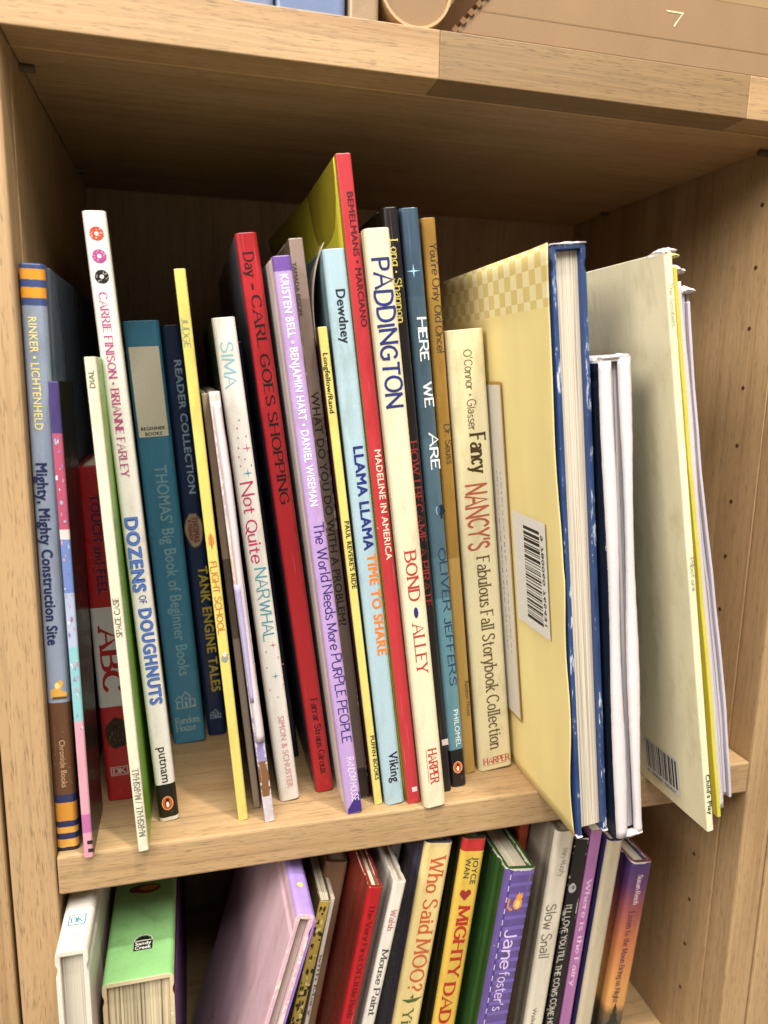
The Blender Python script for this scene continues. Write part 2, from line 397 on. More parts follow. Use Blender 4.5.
def make(key, label, kind, side, spine=None, wear=.5, paper='#d9d2c4', grad=False, flecks=None, edge=None, rough=.30, pagem=None, up=False, group=GU, warp=0.0, d=None, sideb=None, yaw=0.0):
    D = DATA[key]; t, h = D['t'], D['h']; d = d or D['d']
    root = empty(NAMES[kind], D['o'], label, 'book', group, -D['lean'], yaw)
    dims = (t, d, h)
    sm = cover_mat(side, dims, sideb, wear, rough, paper, grad=grad, up=up)
    pm = cover_mat(spine or side, dims, D['bands'] or None, wear, rough, paper, grad=grad, flecks=flecks, up=up) if (D['bands'] or spine or flecks) else sm
    em = edge if edge and not isinstance(edge, str) else cover_mat(edge, dims, None, wear, .6, paper, up=up) if edge else cover_mat(side, dims, None, wear * .22, rough, paper, up=up)
    c = cover(root, t, d, h, kind, [sm, pm, em], up, warp, len(key))
    pages(root, t, d, h, kind, pagem or PAGE, up)
    for (s, style, u0, z0, u1, z1, cap, col) in D['texts']:
        cap = min(cap, t * .92)
        u = (u0 + u1) / 2; u = .6 * u + .2 * t if cap > .3 * t else u; u = max(cap / 2 + .0003, min(t - cap / 2 - .0003, u))
        fr = down_frame(u, z0) if z0 > z1 else up_frame(u, z0)
        lettering(c, s, style, fr, abs(z1 - z0), cap, col)
    for e in D['emb']: emblem(c, t, *e)
    return root, c
DON = {'donut_red': ('#c8452f', '#efe2d5'), 'donut_purple': ('#a24580', '#e8c9d8'), 'donut_black': ('#1d1a1c', '#c9c4c0')}
def emblem(c, t, kind, u, z, s):
    m = lambda P: mul(P, s)
    uc = t / 2; fr = flat_frame(uc if kind in ('panel', 'penguin', 'house', 'rh', 'badge', 'corner', 'harper', 'underline', 'bear', 'frame') or kind.startswith('donut') else u, z)
    if kind in DON:
        a, b = DON[kind]; r = random.Random(len(kind))
        P = [(m(ell(0, 0, .5, .5, 26, .03, 3)), a), (m(ell(.0, .0, .36, .36, 18, .06, 4)), a)]
        for _ in range(11):
            an = r.uniform(0, 6.28); ra = r.uniform(.25, .43); P.append((m(ell(ra * math.cos(an), ra * math.sin(an), .045, .03, 6)), b))
        P.append((m(ell(0, 0, .15, .15, 14)), '#e4ddd0')); shape(c, P, fr, 'doughnut_print')
    elif kind == 'penguin':
        P = [(m(ell(0, 0, .36, .5)), '#e4b98a'), (m(ell(0, 0, .32, .46)), '#cf6026'), (m(ell(.0, -.06, .16, .28)), '#17140f'), (m(ell(.02, .22, .10, .11)), '#17140f'),
             (m(ell(.0, -.1, .10, .21)), '#eae4d6'), (m([(.09, .24), (.19, .20), (.09, .18)]), '#17140f')]
        shape(c, P, fr, 'publisher_emblem')
    elif kind == 'house':
        l = '#a9c4cc'; P = []
        P += [(m([(-.5, .0), (-.28, .28), (-.06, .0), (-.12, .0), (-.28, .2), (-.44, .0)]), l), (m(rect(-.44, -.4, -.38, .0)), l), (m(rect(-.18, -.4, -.12, .0)), l)]
        P += [(m([(-.2, .14), (.06, .46), (.34, .14), (.27, .14), (.06, .38), (-.13, .14)]), l), (m(rect(.2, -.4, .27, .14)), l), (m(rect(-.02, -.4, .1, -.1)), l), (m(rect(-.36, -.12, -.24, -.04)), l), (m(rect(0, .02, .12, .12)), l), (m(rect(.3, -.4, .5, -.34)), l), (m(rect(.44, -.4, .5, -.02)), l), (m([(.27, .02), (.5, .02), (.5, -.03), (.27, -.03)]), l), (m(rect(-.48, -.44, .52, -.40)), l)]
        shape(c, P, fr, 'house_emblem')
    elif kind == 'rh':
        for k, w in enumerate(('Random', 'House')): lettering(c, w, 'serif', flat_frame(uc - s * .5, z - k * s * .36), s * (1.0 if k == 0 else .82), s * .3, '#a9c4cc')
    elif kind == 'panel':
        w = t * .86; hh = t * 2.62
        shape(c, [(rect(-w / 2, -hh / 2, w / 2, hh / 2), '#2f5d72'), (rect(-w / 2 + .0002, -hh / 2 + .0002, w / 2 - .0002, hh / 2 - .0002), '#ece5cf')], flat_frame(uc, z), 'cream_panel')
        for k, tx in enumerate(('BEGINNER', 'BOOKS')):
            ww = w * (.8 if k == 0 else .56)
            lettering(c, tx, 'sansbb', lambda a, b, l, k=k, ww=ww: (uc - ww / 2 + a, -l - .00003, z - hh * .40 - k * hh * .06 + b), ww, hh * .037, '#23211f')
    elif kind == 'badge':
        P = [(m(ell(0, 0, .42, .86, 22, .07, 5)), '#8a6a4a'), (m(ell(0, 0, .37, .8, 22, .07, 5)), '#b3a58a'), (m(ell(0, 0, .30, .7, 20)), '#9c8d78')]
        shape(c, P, fr, 'badge_print')
        lettering(c, 'THOMAS', 'sansbb', lambda a, b, l: (uc + s * .1 + b, -l - .00002, z + s * .62 - a), s * 1.25, s * .26, '#8c2626')
        lettering(c, '& FRIENDS', 'sansbb', lambda a, b, l: (uc - s * .16 + b, -l - .00002, z + s * .5 - a), s * 1.0, s * .17, '#8c2626')
    elif kind == 'mottle':
        r = random.Random(21); P = []
        for _ in range(46):
            zz = r.uniform(-.055, .070); a, b2 = r.uniform(.0002, .0006), r.uniform(.0002, .0012); cx = r.uniform(.0006, t - .0006)
            P.append((ell(cx, zz, min(a, cx - .0002, t - .0002 - cx), b2, 7, .3, _), r.choice(['#7a6a96', '#b98aa0', '#8f6a90', '#c9cdd6', '#8fa6b8'])))
        shape(c, P, flat_frame(0, z), 'pattern_print', .00008)
    elif kind == 'bar': shape(c, [(m(rect(-.7, -.45, .5, .45)), '#2a2226')], fr, 'black_print')
    elif kind == 'digger':
        P = [(m([(-.5, -.5), (.4, -.5), (.45, -.2), (.1, -.05), (.3, .45), (.1, .62), (-.1, .5), (-.25, .1), (-.5, .0)]), '#c99a48'), (m(rect(-.4, -.62, .38, -.46)), '#5a452c'), (m(ell(-.1, .25, .14, .2, 12)), '#e0c88a')]
        shape(c, P, flat_frame(u + .002, z), 'digger_print')
    elif kind == 'speck':
        r = random.Random(5); P = []
        for _ in range(46): P.append((ell(r.uniform(.001, t - .001), r.uniform(-.019, .018), r.uniform(.00006, .0002), r.uniform(.00006, .0002), 6), r.choice(['#a98a62', '#c9b089', '#3b2a1e', '#8a6848'])))
        shape(c, P, flat_frame(0, z), 'soil_print')
    elif kind == 'fleck':
        r = random.Random(9); P = []
        for _ in range(95): P.append((ell(r.uniform(.0012, t - .0012), r.uniform(-.026, .035), r.uniform(.00008, .0003), r.uniform(.00008, .0003), 6), r.choice(['#b9793a', '#c07a44', '#8d1a1e'])))
        shape(c, P, flat_frame(0, z), 'fleck_print', .00006)
    elif kind == 'bear':
        r = random.Random(2); P = [(m(ell(.04, 0, .44, .62, 22, .1, 8)), '#33241a')]
        for _ in range(60): x, y = r.uniform(-.34, .4), r.uniform(-.5, .5); P.append((m([(x, y), (x + .05, y + .02), (x + r.uniform(-.04, .08), y + r.uniform(.06, .16))]), r.choice(['#5d422c', '#1d140f', '#6f5538', '#46301f'])))
        shape(c, P, fr, 'fur_print')
    elif kind == 'frame':
        shape(c, [(m(rect(-.55, -.32, .55, .32)), '#b9a7a0'), (m(rect(-.47, -.25, .47, .25)), '#a83034')], fr, 'publisher_frame')
        lettering(c, 'DK', 'serifb', lambda a, b, l: (uc - s * .36 + a, -l - .00002, z + b), s * .72, s * .36, '#c9b9b0')
    elif kind in ('star_red', 'star_teal', 'star_pale'):
        shape(c, [(m(star(0, 0, .5, .16)), {'star_red': '#c0566a', 'star_teal': '#4a93a3', 'star_pale': '#9fd0e6'}[kind])], fr, 'star_print')
    elif kind == 'dot': shape(c, [(m(ell(0, 0, .5, .5, 9)), random.choice(['#b05a68', '#5a8d98', '#7a6a70']))], fr, 'dot_print')
    elif kind == 'feather': shape(c, [(m([(0, -.9), (.35, -.4), (.3, .3), (0, .9), (-.3, .3), (-.3, -.5)]), '#c07f45'), (m([(-.05, -1.1), (.06, -1.1), (.04, .6), (-.04, .6)]), '#8d5a30')], flat_frame(t / 2, z), 'feather_print')
    elif kind == 'bird': shape(c, [(m(ell(0, 0, .4, .6, 14, .1, 2)), '#8a8d86'), (m(ell(.05, .5, .26, .3, 10)), '#d8d4c4'), (m([(.2, .5), (.5, .42), (.2, .36)]), '#4a463c')], flat_frame(t / 2, z), 'bird_print')
    elif kind == 'corner': shape(c, [([(0.0006, 0), (t - .0004, 0), (t - .0004, .011), (.0006, .0022)], '#3c2a72')], flat_frame(0, .0006), 'corner_print')
    elif kind == 'chip': shape(c, [(m(rect(-.5, -.5, .5, .5)), '#cdbfb8')], fr, 'publisher_mark')
    elif kind == 'underline': shape(c, [(rect(-.0001, -.0090, .0001, .0090), '#b0332e')], flat_frame(t * .30, z), 'rule_print')
    elif kind == 'tree': shape(c, [(m(ell(0, .1, .42, .5, 14, .2, 3)), '#15222f'), (m(rect(-.1, -.7, .1, 0)), '#15222f'), (m(ell(-.36, .1, .16, .42, 12)), '#7f9fb3'), (m(ell(-.24, .1, .16, .4, 12)), '#35506e')], fr, 'tree_print')
    elif kind == 'harper':
        lettering(c, 'HARPER', 'serifb', flat_frame(t * .14, z), t * .76, .0034, '#b0473c'); shape(c, [(rect(-t * .34, -.0001, t * .34, .0001), '#b0473c')], flat_frame(uc, z - .0026), 'rule_print')
    elif kind == 'leaf': shape(c, [(m([(-.7, .0), (-.2, -.3), (.4, -.2), (.8, .2), (.3, .05), (-.2, -.02)]), '#4c5a26'), (m([(-.1, .1), (.1, .4), (.15, .05)]), '#4c5a26')], fr, 'leaf_print')
    elif kind == 'heart': shape(c, [(m([(0, -.5), (.5, .1), (.42, .42), (.18, .48), (0, .28), (-.18, .48), (-.42, .42), (-.5, .1)]), '#8d2a2a')], fr, 'heart_print')
    elif kind == 'squirrel': shape(c, [(m(ell(.05, -.1, .3, .42, 16, .05, 1)), '#d8923a'), (m(ell(.1, .36, .22, .2, 12)), '#d8923a'), (m([(0, .5), (.04, .72), (.14, .54)]), '#d8923a'), (m([(.16, .52), (.26, .7), (.28, .46)]), '#d8923a'), (m([(-.2, -.5), (-.55, -.3), (-.5, .25), (-.62, .3), (-.66, -.3), (-.4, -.6)]), '#c9822f'), (m(ell(.05, -.14, .14, .26, 12)), '#e8c27a')], fr, 'animal_print')
    elif kind == 'moon': shape(c, [(m(ell(0, 0, .34, .42, 14, .12, 6)), '#b9b6b4'), (m(ell(.1, .06, .16, .2, 10, .1, 2)), '#77757a')], fr, 'spot_print')
    elif kind == 'pine': shape(c, [(m([(-.5, -1), (.5, -1), (.2, -.4), (.32, -.4), (.1, .1), (.2, .1), (0, .8), (-.2, .1), (-.1, .1), (-.32, -.4), (-.2, -.4)]), '#2e3020')], fr, 'pine_print')
def left_frame(y, z, x=-.0002):       # lies on a left cover; 'along' runs down, 'up' runs back to the spine-side
    return lambda a, b, l: (x - l, y + b, z - a)
def barcode(c, Q, x, up=True, digits='9 780060 765431'):
    ys = [p[0] for p in Q]; zs = [p[1] for p in Q]; y0, y1, z0, z1 = min(ys), max(ys), min(zs), max(zs)
    fr = lambda a, b, l: (x - l, a, b)
    P = [(rect(y0, z0, y1, z1), '#d8d4cc')]; r = random.Random(11)
    if up:      # bars lie across the sticker
        z = z1 - (z1 - z0) * .09; e = z0 + (z1 - z0) * .11
        while z > e:
            w = r.choice([.0004, .0006, .0011, .0016]); P.append((rect(y0 + (y1 - y0) * .18, z - w, y0 + (y1 - y0) * .66, z), '#1d1b1c')); z -= w + r.choice([.0004, .0006, .001])
    else:
        y = y0 + (y1 - y0) * .06; e = y1 - (y1 - y0) * .06
        while y < e:
            w = r.choice([.0004, .0006, .001, .0013]); P.append((rect(y, z0 + (z1 - z0) * .16, y + w, z1 - (z1 - z0) * .06), '#2a2829')); y += w + r.choice([.0004, .0007, .001])
    st = shape(c, P, fr, 'barcode_sticker')
    if up: lettering(c, digits, 'sans', lambda a, b, l: (x - l - .0003, y0 + (y1 - y0) * .12 - b, z1 - (z1 - z0) * .11 - a) if False else (x - l - .0003, y0 + (y1 - y0) * .10 + b, z1 - (z1 - z0) * .11 - a), (z1 - z0) * .78, (y1 - y0) * .07, '#3a3838')
    else: lettering(c, digits, 'sans', lambda a, b, l: (x - l - .0003, y1 - (y1 - y0) * .1 - a, z0 + (z1 - z0) * .07 + b), (y1 - y0) * .78, (z1 - z0) * .08, '#3a3838')
    return st

DATA = {
 'mighty': {'o': [0.0001, 0.004, 2e-05], 'lean': -0.00202, 't': 0.0092, 'h': 0.248, 'd': 0.215, 'bands': [(0.98869, '#3b4a78'), (0.97394, '#d8912e'), (0.96209, '#3b4a78'), (0.94721, '#d8912e'), (0.93675, '#3b4a78'), (0.27888, '#858fa2'), (0.10673, '#5d3d28'), (0.09135, '#2d2f55'), (0.05652, '#c98a33'), (0.04561, '#2d2f55'), (0.03193, '#d8a04a'), (0.02036, '#2d2f55'), (0.00639, '#d8a04a'), (0.0, '#22202c')], 'texts': [('RINKER • LICHTENHELD', 'sans', 0.00352, 0.22819, 0.00357, 0.18491, 0.00313, '#d9cc7e'), ('Mighty, Mighty Construction Site', 'sansbb', 0.0037, 0.17181, 0.0032, 0.09559, 0.00423, '#1b2247'), ('Chronicle Books', 'sans', 0.0045, 0.05272, 0.00529, 0.03066, 0.00239, '#b58f6b')], 'emb': [('digger', 0.00303, 0.07564, 0.0069), ('speck', 0.00543, 0.04799, 0.0092)], 'quads': []},
 'thinpink': {'o': [0.0121, -0.003, 0.0], 'lean': 0.01176, 't': 0.0038, 'h': 0.20401, 'd': 0.037, 'bands': [(0.9013, '#453a70'), (0.71425, '#a94f68'), (0.69424, '#d8c3bf'), (0.58229, '#6b80b8'), (0.47133, '#aab3cc'), (0.30889, '#86b9bf'), (0.10043, '#cf98a6'), (0.05839, '#b5689a'), (0.0, '#d796a8')], 'texts': [], 'emb': [('mottle', 0.00257, 0.11238, 0.0038), ('bar', 0.00302, 0.00738, 0.0019), ('bar', 0.00318, 0.00349, 0.0019)], 'quads': []},
 'abc': {'o': [0.0175, 0.04, 0.0], 'lean': 0.03613, 't': 0.0135, 'h': 0.16611, 'd': 0.058, 'bands': [(0.59739, '#b02327'), (0.29415, '#cfc8c4'), (0.0, '#b3272a')], 'texts': [('TOUCH and FEEL', 'sansb', 0.00647, 0.1532, 0.00761, 0.10574, 0.00432, '#4a2044'), ('ABC', 'serifb', 0.00662, 0.08865, 0.00899, 0.05759, 0.0081, '#a51f26')], 'emb': [('bear', 0.00719, 0.03552, 0.01282), ('frame', 0.00882, 0.01561, 0.00743), ('fleck', 0.00333, 0.13197, 0.0135)], 'quads': []},
 'space': {'o': [0.0346, -0.004, 0.0], 'lean': 0.05335, 't': 0.0044, 'h': 0.2138, 'd': 0.055, 'bands': [], 'texts': [('DIAL', 'sans', 0.00161, 0.20192, 0.00196, 0.20877, 0.0022, '#4e5a35'), ('SPACE CASE', 'serif', 0.00167, 0.09993, 0.00178, 0.11682, 0.0022, '#2b2a22'), ('MARSHALL / MARSHALL', 'serif', 0.00215, 0.00751, 0.00253, 0.0402, 0.00242, '#2b2a22')], 'emb': [], 'quads': []},
 'dough': {'o': [0.0429, 0.016, 0.0], 'lean': 0.07344, 't': 0.009, 'h': 0.27123, 'd': 0.15, 'bands': [(0.06883, '#e6e1d8'), (0.00545, '#17140f'), (0.0, '#d9d2c2')], 'texts': [('CARRIE FINISON • BRIANNE FARLEY', 'serif', 0.00351, 0.23984, 0.00375, 0.16467, 0.00306, '#b0407c'), ('DOZENS', 'bubble', 0.0035, 0.14681, 0.00438, 0.1129, 0.0054, '#2d4f9e'), ('OF', 'sans', 0.00505, 0.11143, 0.00526, 0.1077, 0.00315, '#3d5a9a'), ('DOUGHNUTS', 'bubble', 0.00521, 0.10538, 0.00612, 0.05932, 0.0054, '#2d4f9e'), ('putnam', 'sans', 0.00577, 0.03797, 0.00607, 0.02007, 0.00414, '#2d2723')], 'emb': [('donut_red', 0.00403, 0.26255, 0.0054), ('donut_purple', 0.0041, 0.25396, 0.0054), ('donut_black', 0.00408, 0.24605, 0.0054), ('penguin', 0.00514, 0.00938, 0.0072)], 'quads': []},
 'beginner': {'o': [0.0479, 0.091, 0.0], 'lean': 0.07523, 't': 0.0178, 'h': 0.23416, 'd': 0.14, 'bands': [], 'texts': [("THOMAS' Big Book of Beginner Books", 'sans', 0.01171, 0.15976, 0.01151, 0.04073, 0.00641, '#8fbcc8')], 'emb': [('panel', 0.00996, 0.1981, 0.0178), ('house', 0.01163, 0.02617, 0.01104), ('rh', 0.01145, 0.01393, 0.01246)], 'quads': []},
 'tank': {'o': [0.0672, 0.097, 0.0], 'lean': 0.08068, 't': 0.0104, 'h': 0.23326, 'd': 0.135, 'bands': [], 'texts': [('READER COLLECTION', 'sansb', 0.00654, 0.21515, 0.0093, 0.14357, 0.00374, '#9db4cc'), ('TANK ENGINE TALES', 'sansb', 0.00809, 0.10223, 0.01166, 0.02707, 0.0052, '#cdb63e')], 'emb': [('badge', 0.00847, 0.12342, 0.01144), ('house', 0.01084, 0.0134, 0.00624)], 'quads': []},
 'flight': {'o': [0.0788, 0.009, 0.0], 'lean': 0.08556, 't': 0.0046, 'h': 0.25042, 'd': 0.2, 'bands': [], 'texts': [('JUDGE', 'hand', 0.00162, 0.231, 0.00167, 0.21937, 0.00253, '#7c8f6b'), ('FLIGHT SCHOOL', 'hand', 0.00186, 0.12712, 0.00235, 0.09357, 0.00276, '#b5542e')], 'emb': [('feather', 0.00189, 0.13708, 0.00368), ('bird', 0.00288, 0.082, 0.00368)], 'quads': []},
 'tatter1': {'o': [0.0866, 0.018, 0.0], 'lean': 0.09793, 't': 0.0034, 'h': 0.20046, 'd': 0.17, 'bands': [(0.62755, '#a8937a'), (0.43521, '#6e6152'), (0.0, '#a39484')], 'texts': [], 'emb': [], 'quads': []},
 'tatter2': {'o': [0.0909, 0.005, 0.0], 'lean': 0.10485, 't': 0.0046, 'h': 0.20161, 'd': 0.175, 'bands': [(0.92177, '#c9bdb8'), (0.72872, '#b9a3a8'), (0.54847, '#c7b3a6'), (0.33517, '#b8a6b4'), (0.15338, '#8e86b4'), (0.06585, '#7a5638'), (0.0, '#c4bcc4')], 'texts': [], 'emb': [], 'quads': []},
 'sima': {'o': [0.0996, 0.02, 0.0], 'lean': 0.11824, 't': 0.01, 'h': 0.23313, 'd': 0.19, 'bands': [], 'texts': [('SIMA', 'hand', 0.00415, 0.22271, 0.00511, 0.20333, 0.005, '#7fb2bd'), ('Not Quite', 'hand', 0.00543, 0.16042, 0.00524, 0.12332, 0.0052, '#b8325f'), ('NARWHAL', 'hand', 0.00645, 0.12023, 0.00673, 0.08462, 0.0052, '#4a93a3'), ('SIMON & SCHUSTER', 'sans', 0.00606, 0.0455, 0.00641, 0.00701, 0.003, '#c98d92')], 'emb': [('dot', 0.00573, 0.18879, 0.0007), ('dot', 0.00439, 0.1854, 0.0007), ('dot', 0.00781, 0.18142, 0.0007), ('dot', 0.00422, 0.18096, 0.0007), ('dot', 0.00383, 0.17653, 0.0007), ('dot', 0.0035, 0.17251, 0.0007), ('dot', 0.006, 0.17129, 0.0007), ('dot', 0.00361, 0.16842, 0.0007), ('dot', 0.00849, 0.16824, 0.0007), ('dot', 0.00342, 0.07921, 0.0007), ('dot', 0.00867, 0.0756, 0.0007), ('dot', 0.00285, 0.07117, 0.0007), ('dot', 0.01056, 0.07162, 0.0007), ('dot', 0.00282, 0.05984, 0.0007), ('dot', 0.00976, 0.06145, 0.0007), ('dot', 0.00611, 0.05548, 0.0007), ('star_red', 0.00754, 0.17606, 0.0042), ('star_teal', 0.00647, 0.16486, 0.0046), ('star_red', 0.00711, 0.08202, 0.0036), ('star_teal', 0.00629, 0.06634, 0.004)], 'quads': []},
 'navy': {'o': [0.1112, 0.062, 0.0], 'lean': 0.12199, 't': 0.004, 'h': 0.22517, 'd': 0.15, 'bands': [], 'texts': [], 'emb': [], 'quads': []},
 'carl': {'o': [0.1183, 0.024, 0.0], 'lean': 0.13157, 't': 0.0094, 'h': 0.26983, 'd': 0.19, 'bands': [], 'texts': [('Day', 'serif', 0.0043, 0.26132, 0.00405, 0.25178, 0.00414, '#1d1212'), ('•', 'sans', 0.0044, 0.24882, 0.00427, 0.24589, 0.00282, '#1d1212'), ('CARL GOES SHOPPING', 'serif', 0.00455, 0.24333, 0.00598, 0.15015, 0.00395, '#1d1212'), ('Farrar Straus Giroux', 'serif', 0.00567, 0.05086, 0.00652, 0.01041, 0.0032, '#2a1011')], 'emb': [], 'quads': []},
 'purple': {'o': [0.1298, 0.002, 0.0], 'lean': 0.13076, 't': 0.0078, 'h': 0.2577, 'd': 0.205, 'bands': [(0.97535, '#6f4f9a'), (0.02383, '#b295c8'), (0.0, '#b295c8')], 'texts': [('KRISTEN BELL • BENJAMIN HART • DANIEL WISEMAN', 'sansb', 0.00397, 0.25044, 0.00413, 0.15254, 0.00343, '#e9e1ec'), ('The World Needs More PURPLE PEOPLE', 'hand', 0.00446, 0.14478, 0.00601, 0.03807, 0.00437, '#33256b'), ('RANDOM HOUSE', 'hand', 0.00573, 0.02975, 0.00567, 0.00675, 0.00312, '#e5dcea')], 'emb': [('corner', 0.00433, 0.00387, 0.0078)], 'quads': []},
 'taupe': {'o': [0.1383, 0.014, 0.0], 'lean': 0.12649, 't': 0.006, 'h': 0.26714, 'd': 0.195, 'bands': [(0.90585, '#8d7a70'), (0.71168, '#7a685e'), (0.0597, '#5f5048'), (0.0, '#2a2422')], 'texts': [('YAMADA BESOM', 'sans', 0.00106, 0.25746, 0.00123, 0.23547, 0.0018, '#3a302c'), ('WHAT DO YOU DO WITH A PROBLEM?', 'sans', 0.00207, 0.20227, 0.00378, 0.09211, 0.0036, '#221a18')], 'emb': [], 'quads': []},
 'paul': {'o': [0.1448, 0.007, 0.0], 'lean': 0.12538, 't': 0.004, 'h': 0.23031, 'd': 0.18, 'bands': [], 'texts': [('Longfellow/Rand', 'sansb', 0.00154, 0.21923, 0.00194, 0.19335, 0.0022, '#2c2718'), ("PAUL REVERE'S RIDE", 'sansb', 0.00274, 0.14438, 0.00374, 0.11227, 0.0022, '#2c2718'), ('PUFFIN BOOKS', 'sansb', 0.00366, 0.03741, 0.00383, 0.01358, 0.002, '#2c2718')], 'emb': [], 'quads': []},
 'llama': {'o': [0.1499, 0.005, 0.0], 'lean': 0.1236, 't': 0.0099, 'h': 0.262, 'd': 0.205, 'bands': [], 'texts': [('Dewdney', 'sansb', 0.00596, 0.24549, 0.00643, 0.22302, 0.00416, '#20222a'), ('LLAMA LLAMA', 'sansbb', 0.00608, 0.17833, 0.00684, 0.13048, 0.00455, '#232c6e'), ('TIME TO SHARE', 'sansbb', 0.00736, 0.12873, 0.00832, 0.07887, 0.00455, '#d8772f'), ('Viking', 'sansb', 0.00757, 0.02831, 0.00744, 0.01202, 0.00455, '#20222a')], 'emb': [], 'quads': []},
 'madeline': {'o': [0.161, 0.004, 0.0], 'lean': 0.12837, 't': 0.0065, 'h': 0.29997, 'd': 0.2, 'bands': [], 'texts': [('BEMELMANS • MARCIANO', 'sansb', 0.00524, 0.28503, 0.00474, 0.2305, 0.00273, '#4a1a1e'), ('MADELINE IN AMERICA', 'sans', 0.00411, 0.17709, 0.00532, 0.12602, 0.00299, '#ecd9bd')], 'emb': [('chip', 0.00411, 0.00753, 0.0026)], 'quads': []},
 'padd': {'o': [0.168, -0.002, 0.0], 'lean': 0.12766, 't': 0.0112, 'h': 0.2702, 'd': 0.2, 'bands': [], 'texts': [('PADDINGTON', 'brush', 0.00505, 0.25779, 0.00638, 0.19648, 0.00739, '#26306a'), ('BOND', 'serif', 0.00554, 0.13046, 0.00535, 0.10747, 0.00515, '#a8352f'), ('•', 'sans', 0.00572, 0.10398, 0.00567, 0.09859, 0.00616, '#26306a'), ('ALLEY', 'serif', 0.00585, 0.0956, 0.00591, 0.07151, 0.00515, '#a8352f'), ('HARPER', 'serifb', 0.00699, 0.03108, 0.00683, 0.01328, 0.00403, '#b0332e')], 'emb': [('underline', 0.00513, 0.02242, 0.00672)], 'quads': []},
 'pirate': {'o': [0.1797, 0.01, 0.0], 'lean': 0.12493, 't': 0.0066, 'h': 0.2817, 'd': 0.195, 'bands': [], 'texts': [('Long • Shannon', 'serif', 0.00376, 0.26811, 0.00317, 0.23355, 0.0033, '#c8b964'), ('HOW I BECAME A PIRATE', 'serif', 0.00297, 0.17997, 0.00414, 0.10015, 0.0033, '#8c2f2c')], 'emb': [('chip', 0.00525, 0.0275, 0.0033)], 'quads': []},
 'here': {'o': [0.1872, 0.013, 0.0], 'lean': 0.12062, 't': 0.0084, 'h': 0.28255, 'd': 0.2, 'bands': [(0.86338, '#3d5062'), (0.64014, '#425868'), (0.43391, '#4a6474'), (0.36183, '#50707f'), (0.07327, '#5d8695'), (0.0, '#15151a')], 'texts': [('HERE', 'brush', 0.00558, 0.2355, 0.00625, 0.21682, 0.00386, '#d8dde0'), ('WE', 'brush', 0.00652, 0.20641, 0.00678, 0.19586, 0.00386, '#d8dde0'), ('ARE', 'brush', 0.00713, 0.18328, 0.0074, 0.1667, 0.00386, '#d8dde0'), ('OLIVER JEFFERS', 'hand', 0.00678, 0.12768, 0.00704, 0.05669, 0.0037, '#233a55'), ('PHILOMEL', 'sans', 0.00672, 0.04306, 0.00665, 0.02241, 0.00269, '#cfe0e6')], 'emb': [('star_pale', 0.0035, 0.25595, 0.0063), ('tree', 0.00684, 0.14599, 0.00504), ('penguin', 0.00681, 0.011, 0.00672)], 'quads': []},
 'mustard': {'o': [0.1982, 0.024, 0.0], 'lean': 0.11329, 't': 0.0068, 'h': 0.2813, 'd': 0.19, 'bands': [(0.872, '#a8803a'), (0.42376, '#9a7636'), (0.0, '#b39150')], 'texts': [("You're Only Old Once!", 'hand', 0.00458, 0.27012, 0.0063, 0.2209, 0.0034, '#3c3a3a'), ('Dr. Seuss', 'hand', 0.00643, 0.18676, 0.00651, 0.16768, 0.00306, '#3c3a2f'), ('Random House', 'sans', 0.00745, 0.05298, 0.00743, 0.03305, 0.00238, '#5d4f2e')], 'emb': [], 'quads': []},
 'fancy': {'o': [0.2072, 0.024, 0.0], 'lean': 0.11814, 't': 0.0192, 'h': 0.23161, 'd': 0.2, 'bands': [], 'texts': [("O'Connor • Glasser", 'hand', 0.01006, 0.22179, 0.00997, 0.1835, 0.00422, '#6a5a3e'), ('Fancy', 'serifb', 0.01268, 0.18122, 0.01475, 0.16255, 0.00768, '#43321f'), ("NANCY'S", 'brush', 0.00818, 0.15638, 0.00973, 0.1232, 0.01075, '#a85540'), ('Fabulous Fall Storybook Collection', 'serif', 0.01077, 0.11882, 0.01111, 0.01244, 0.00653, '#5a4a35')], 'emb': [('harper', 0.01034, 0.00549, 0.01498)], 'quads': []},
 'fore1': {'o': [0.2299, -0.04, 0.0], 'lean': 0.11829, 't': 0.015, 'h': 0.26183, 'd': 0.2, 'bands': [], 'texts': [], 'emb': [], 'quads': [('barcode', [(0.04735, 0.14625), (0.01336, 0.14755), (0.01423, 0.0931), (0.04543, 0.09272)]), ('panel', [(0.09533, 0.20987), (0.05351, 0.20631), (0.05049, 0.03501), (0.11409, 0.03007)]), ('checkerline', [(-0.00118, 0.23858), (0.07746, 0.23203)])]},
 'fore2': {'o': [0.2476, -0.045, 0.0], 'lean': 0.12079, 't': 0.0126, 'h': 0.2191, 'd': 0.19, 'bands': [], 'texts': [], 'emb': [], 'quads': []},
 'gray': {'o': [0.2919, -0.05, 0.0], 'lean': 0.18895, 't': 0.0036, 'h': 0.26247, 'd': 0.25, 'bands': [], 'texts': [('The Acrobats', 'hand', 0.00159, 0.25054, 0.00196, 0.23384, 0.0018, '#a39a82'), ('Pilbot ora', 'hand', 0.00244, 0.13605, 0.0025, 0.12118, 0.0018, '#8d8468'), ("Child's Play", 'sansb', 0.00268, 0.03036, 0.00257, 0.0091, 0.00216, '#22201c')], 'emb': [], 'quads': [('barcode', [(0.04476, 0.02436), (0.02174, 0.02733), (0.01858, 0.00797), (0.04767, 0.00671)])]},
 'yellow': {'o': [0.3002, -0.044, 0.0], 'lean': 0.19628, 't': 0.0044, 'h': 0.26254, 'd': 0.2, 'bands': [], 'texts': [], 'emb': [], 'quads': []},
 'white': {'o': [0.3056, -0.037, 0.0], 'lean': 0.20197, 't': 0.0085, 'h': 0.25723, 'd': 0.2, 'bands': [], 'texts': [], 'emb': [], 'quads': []},
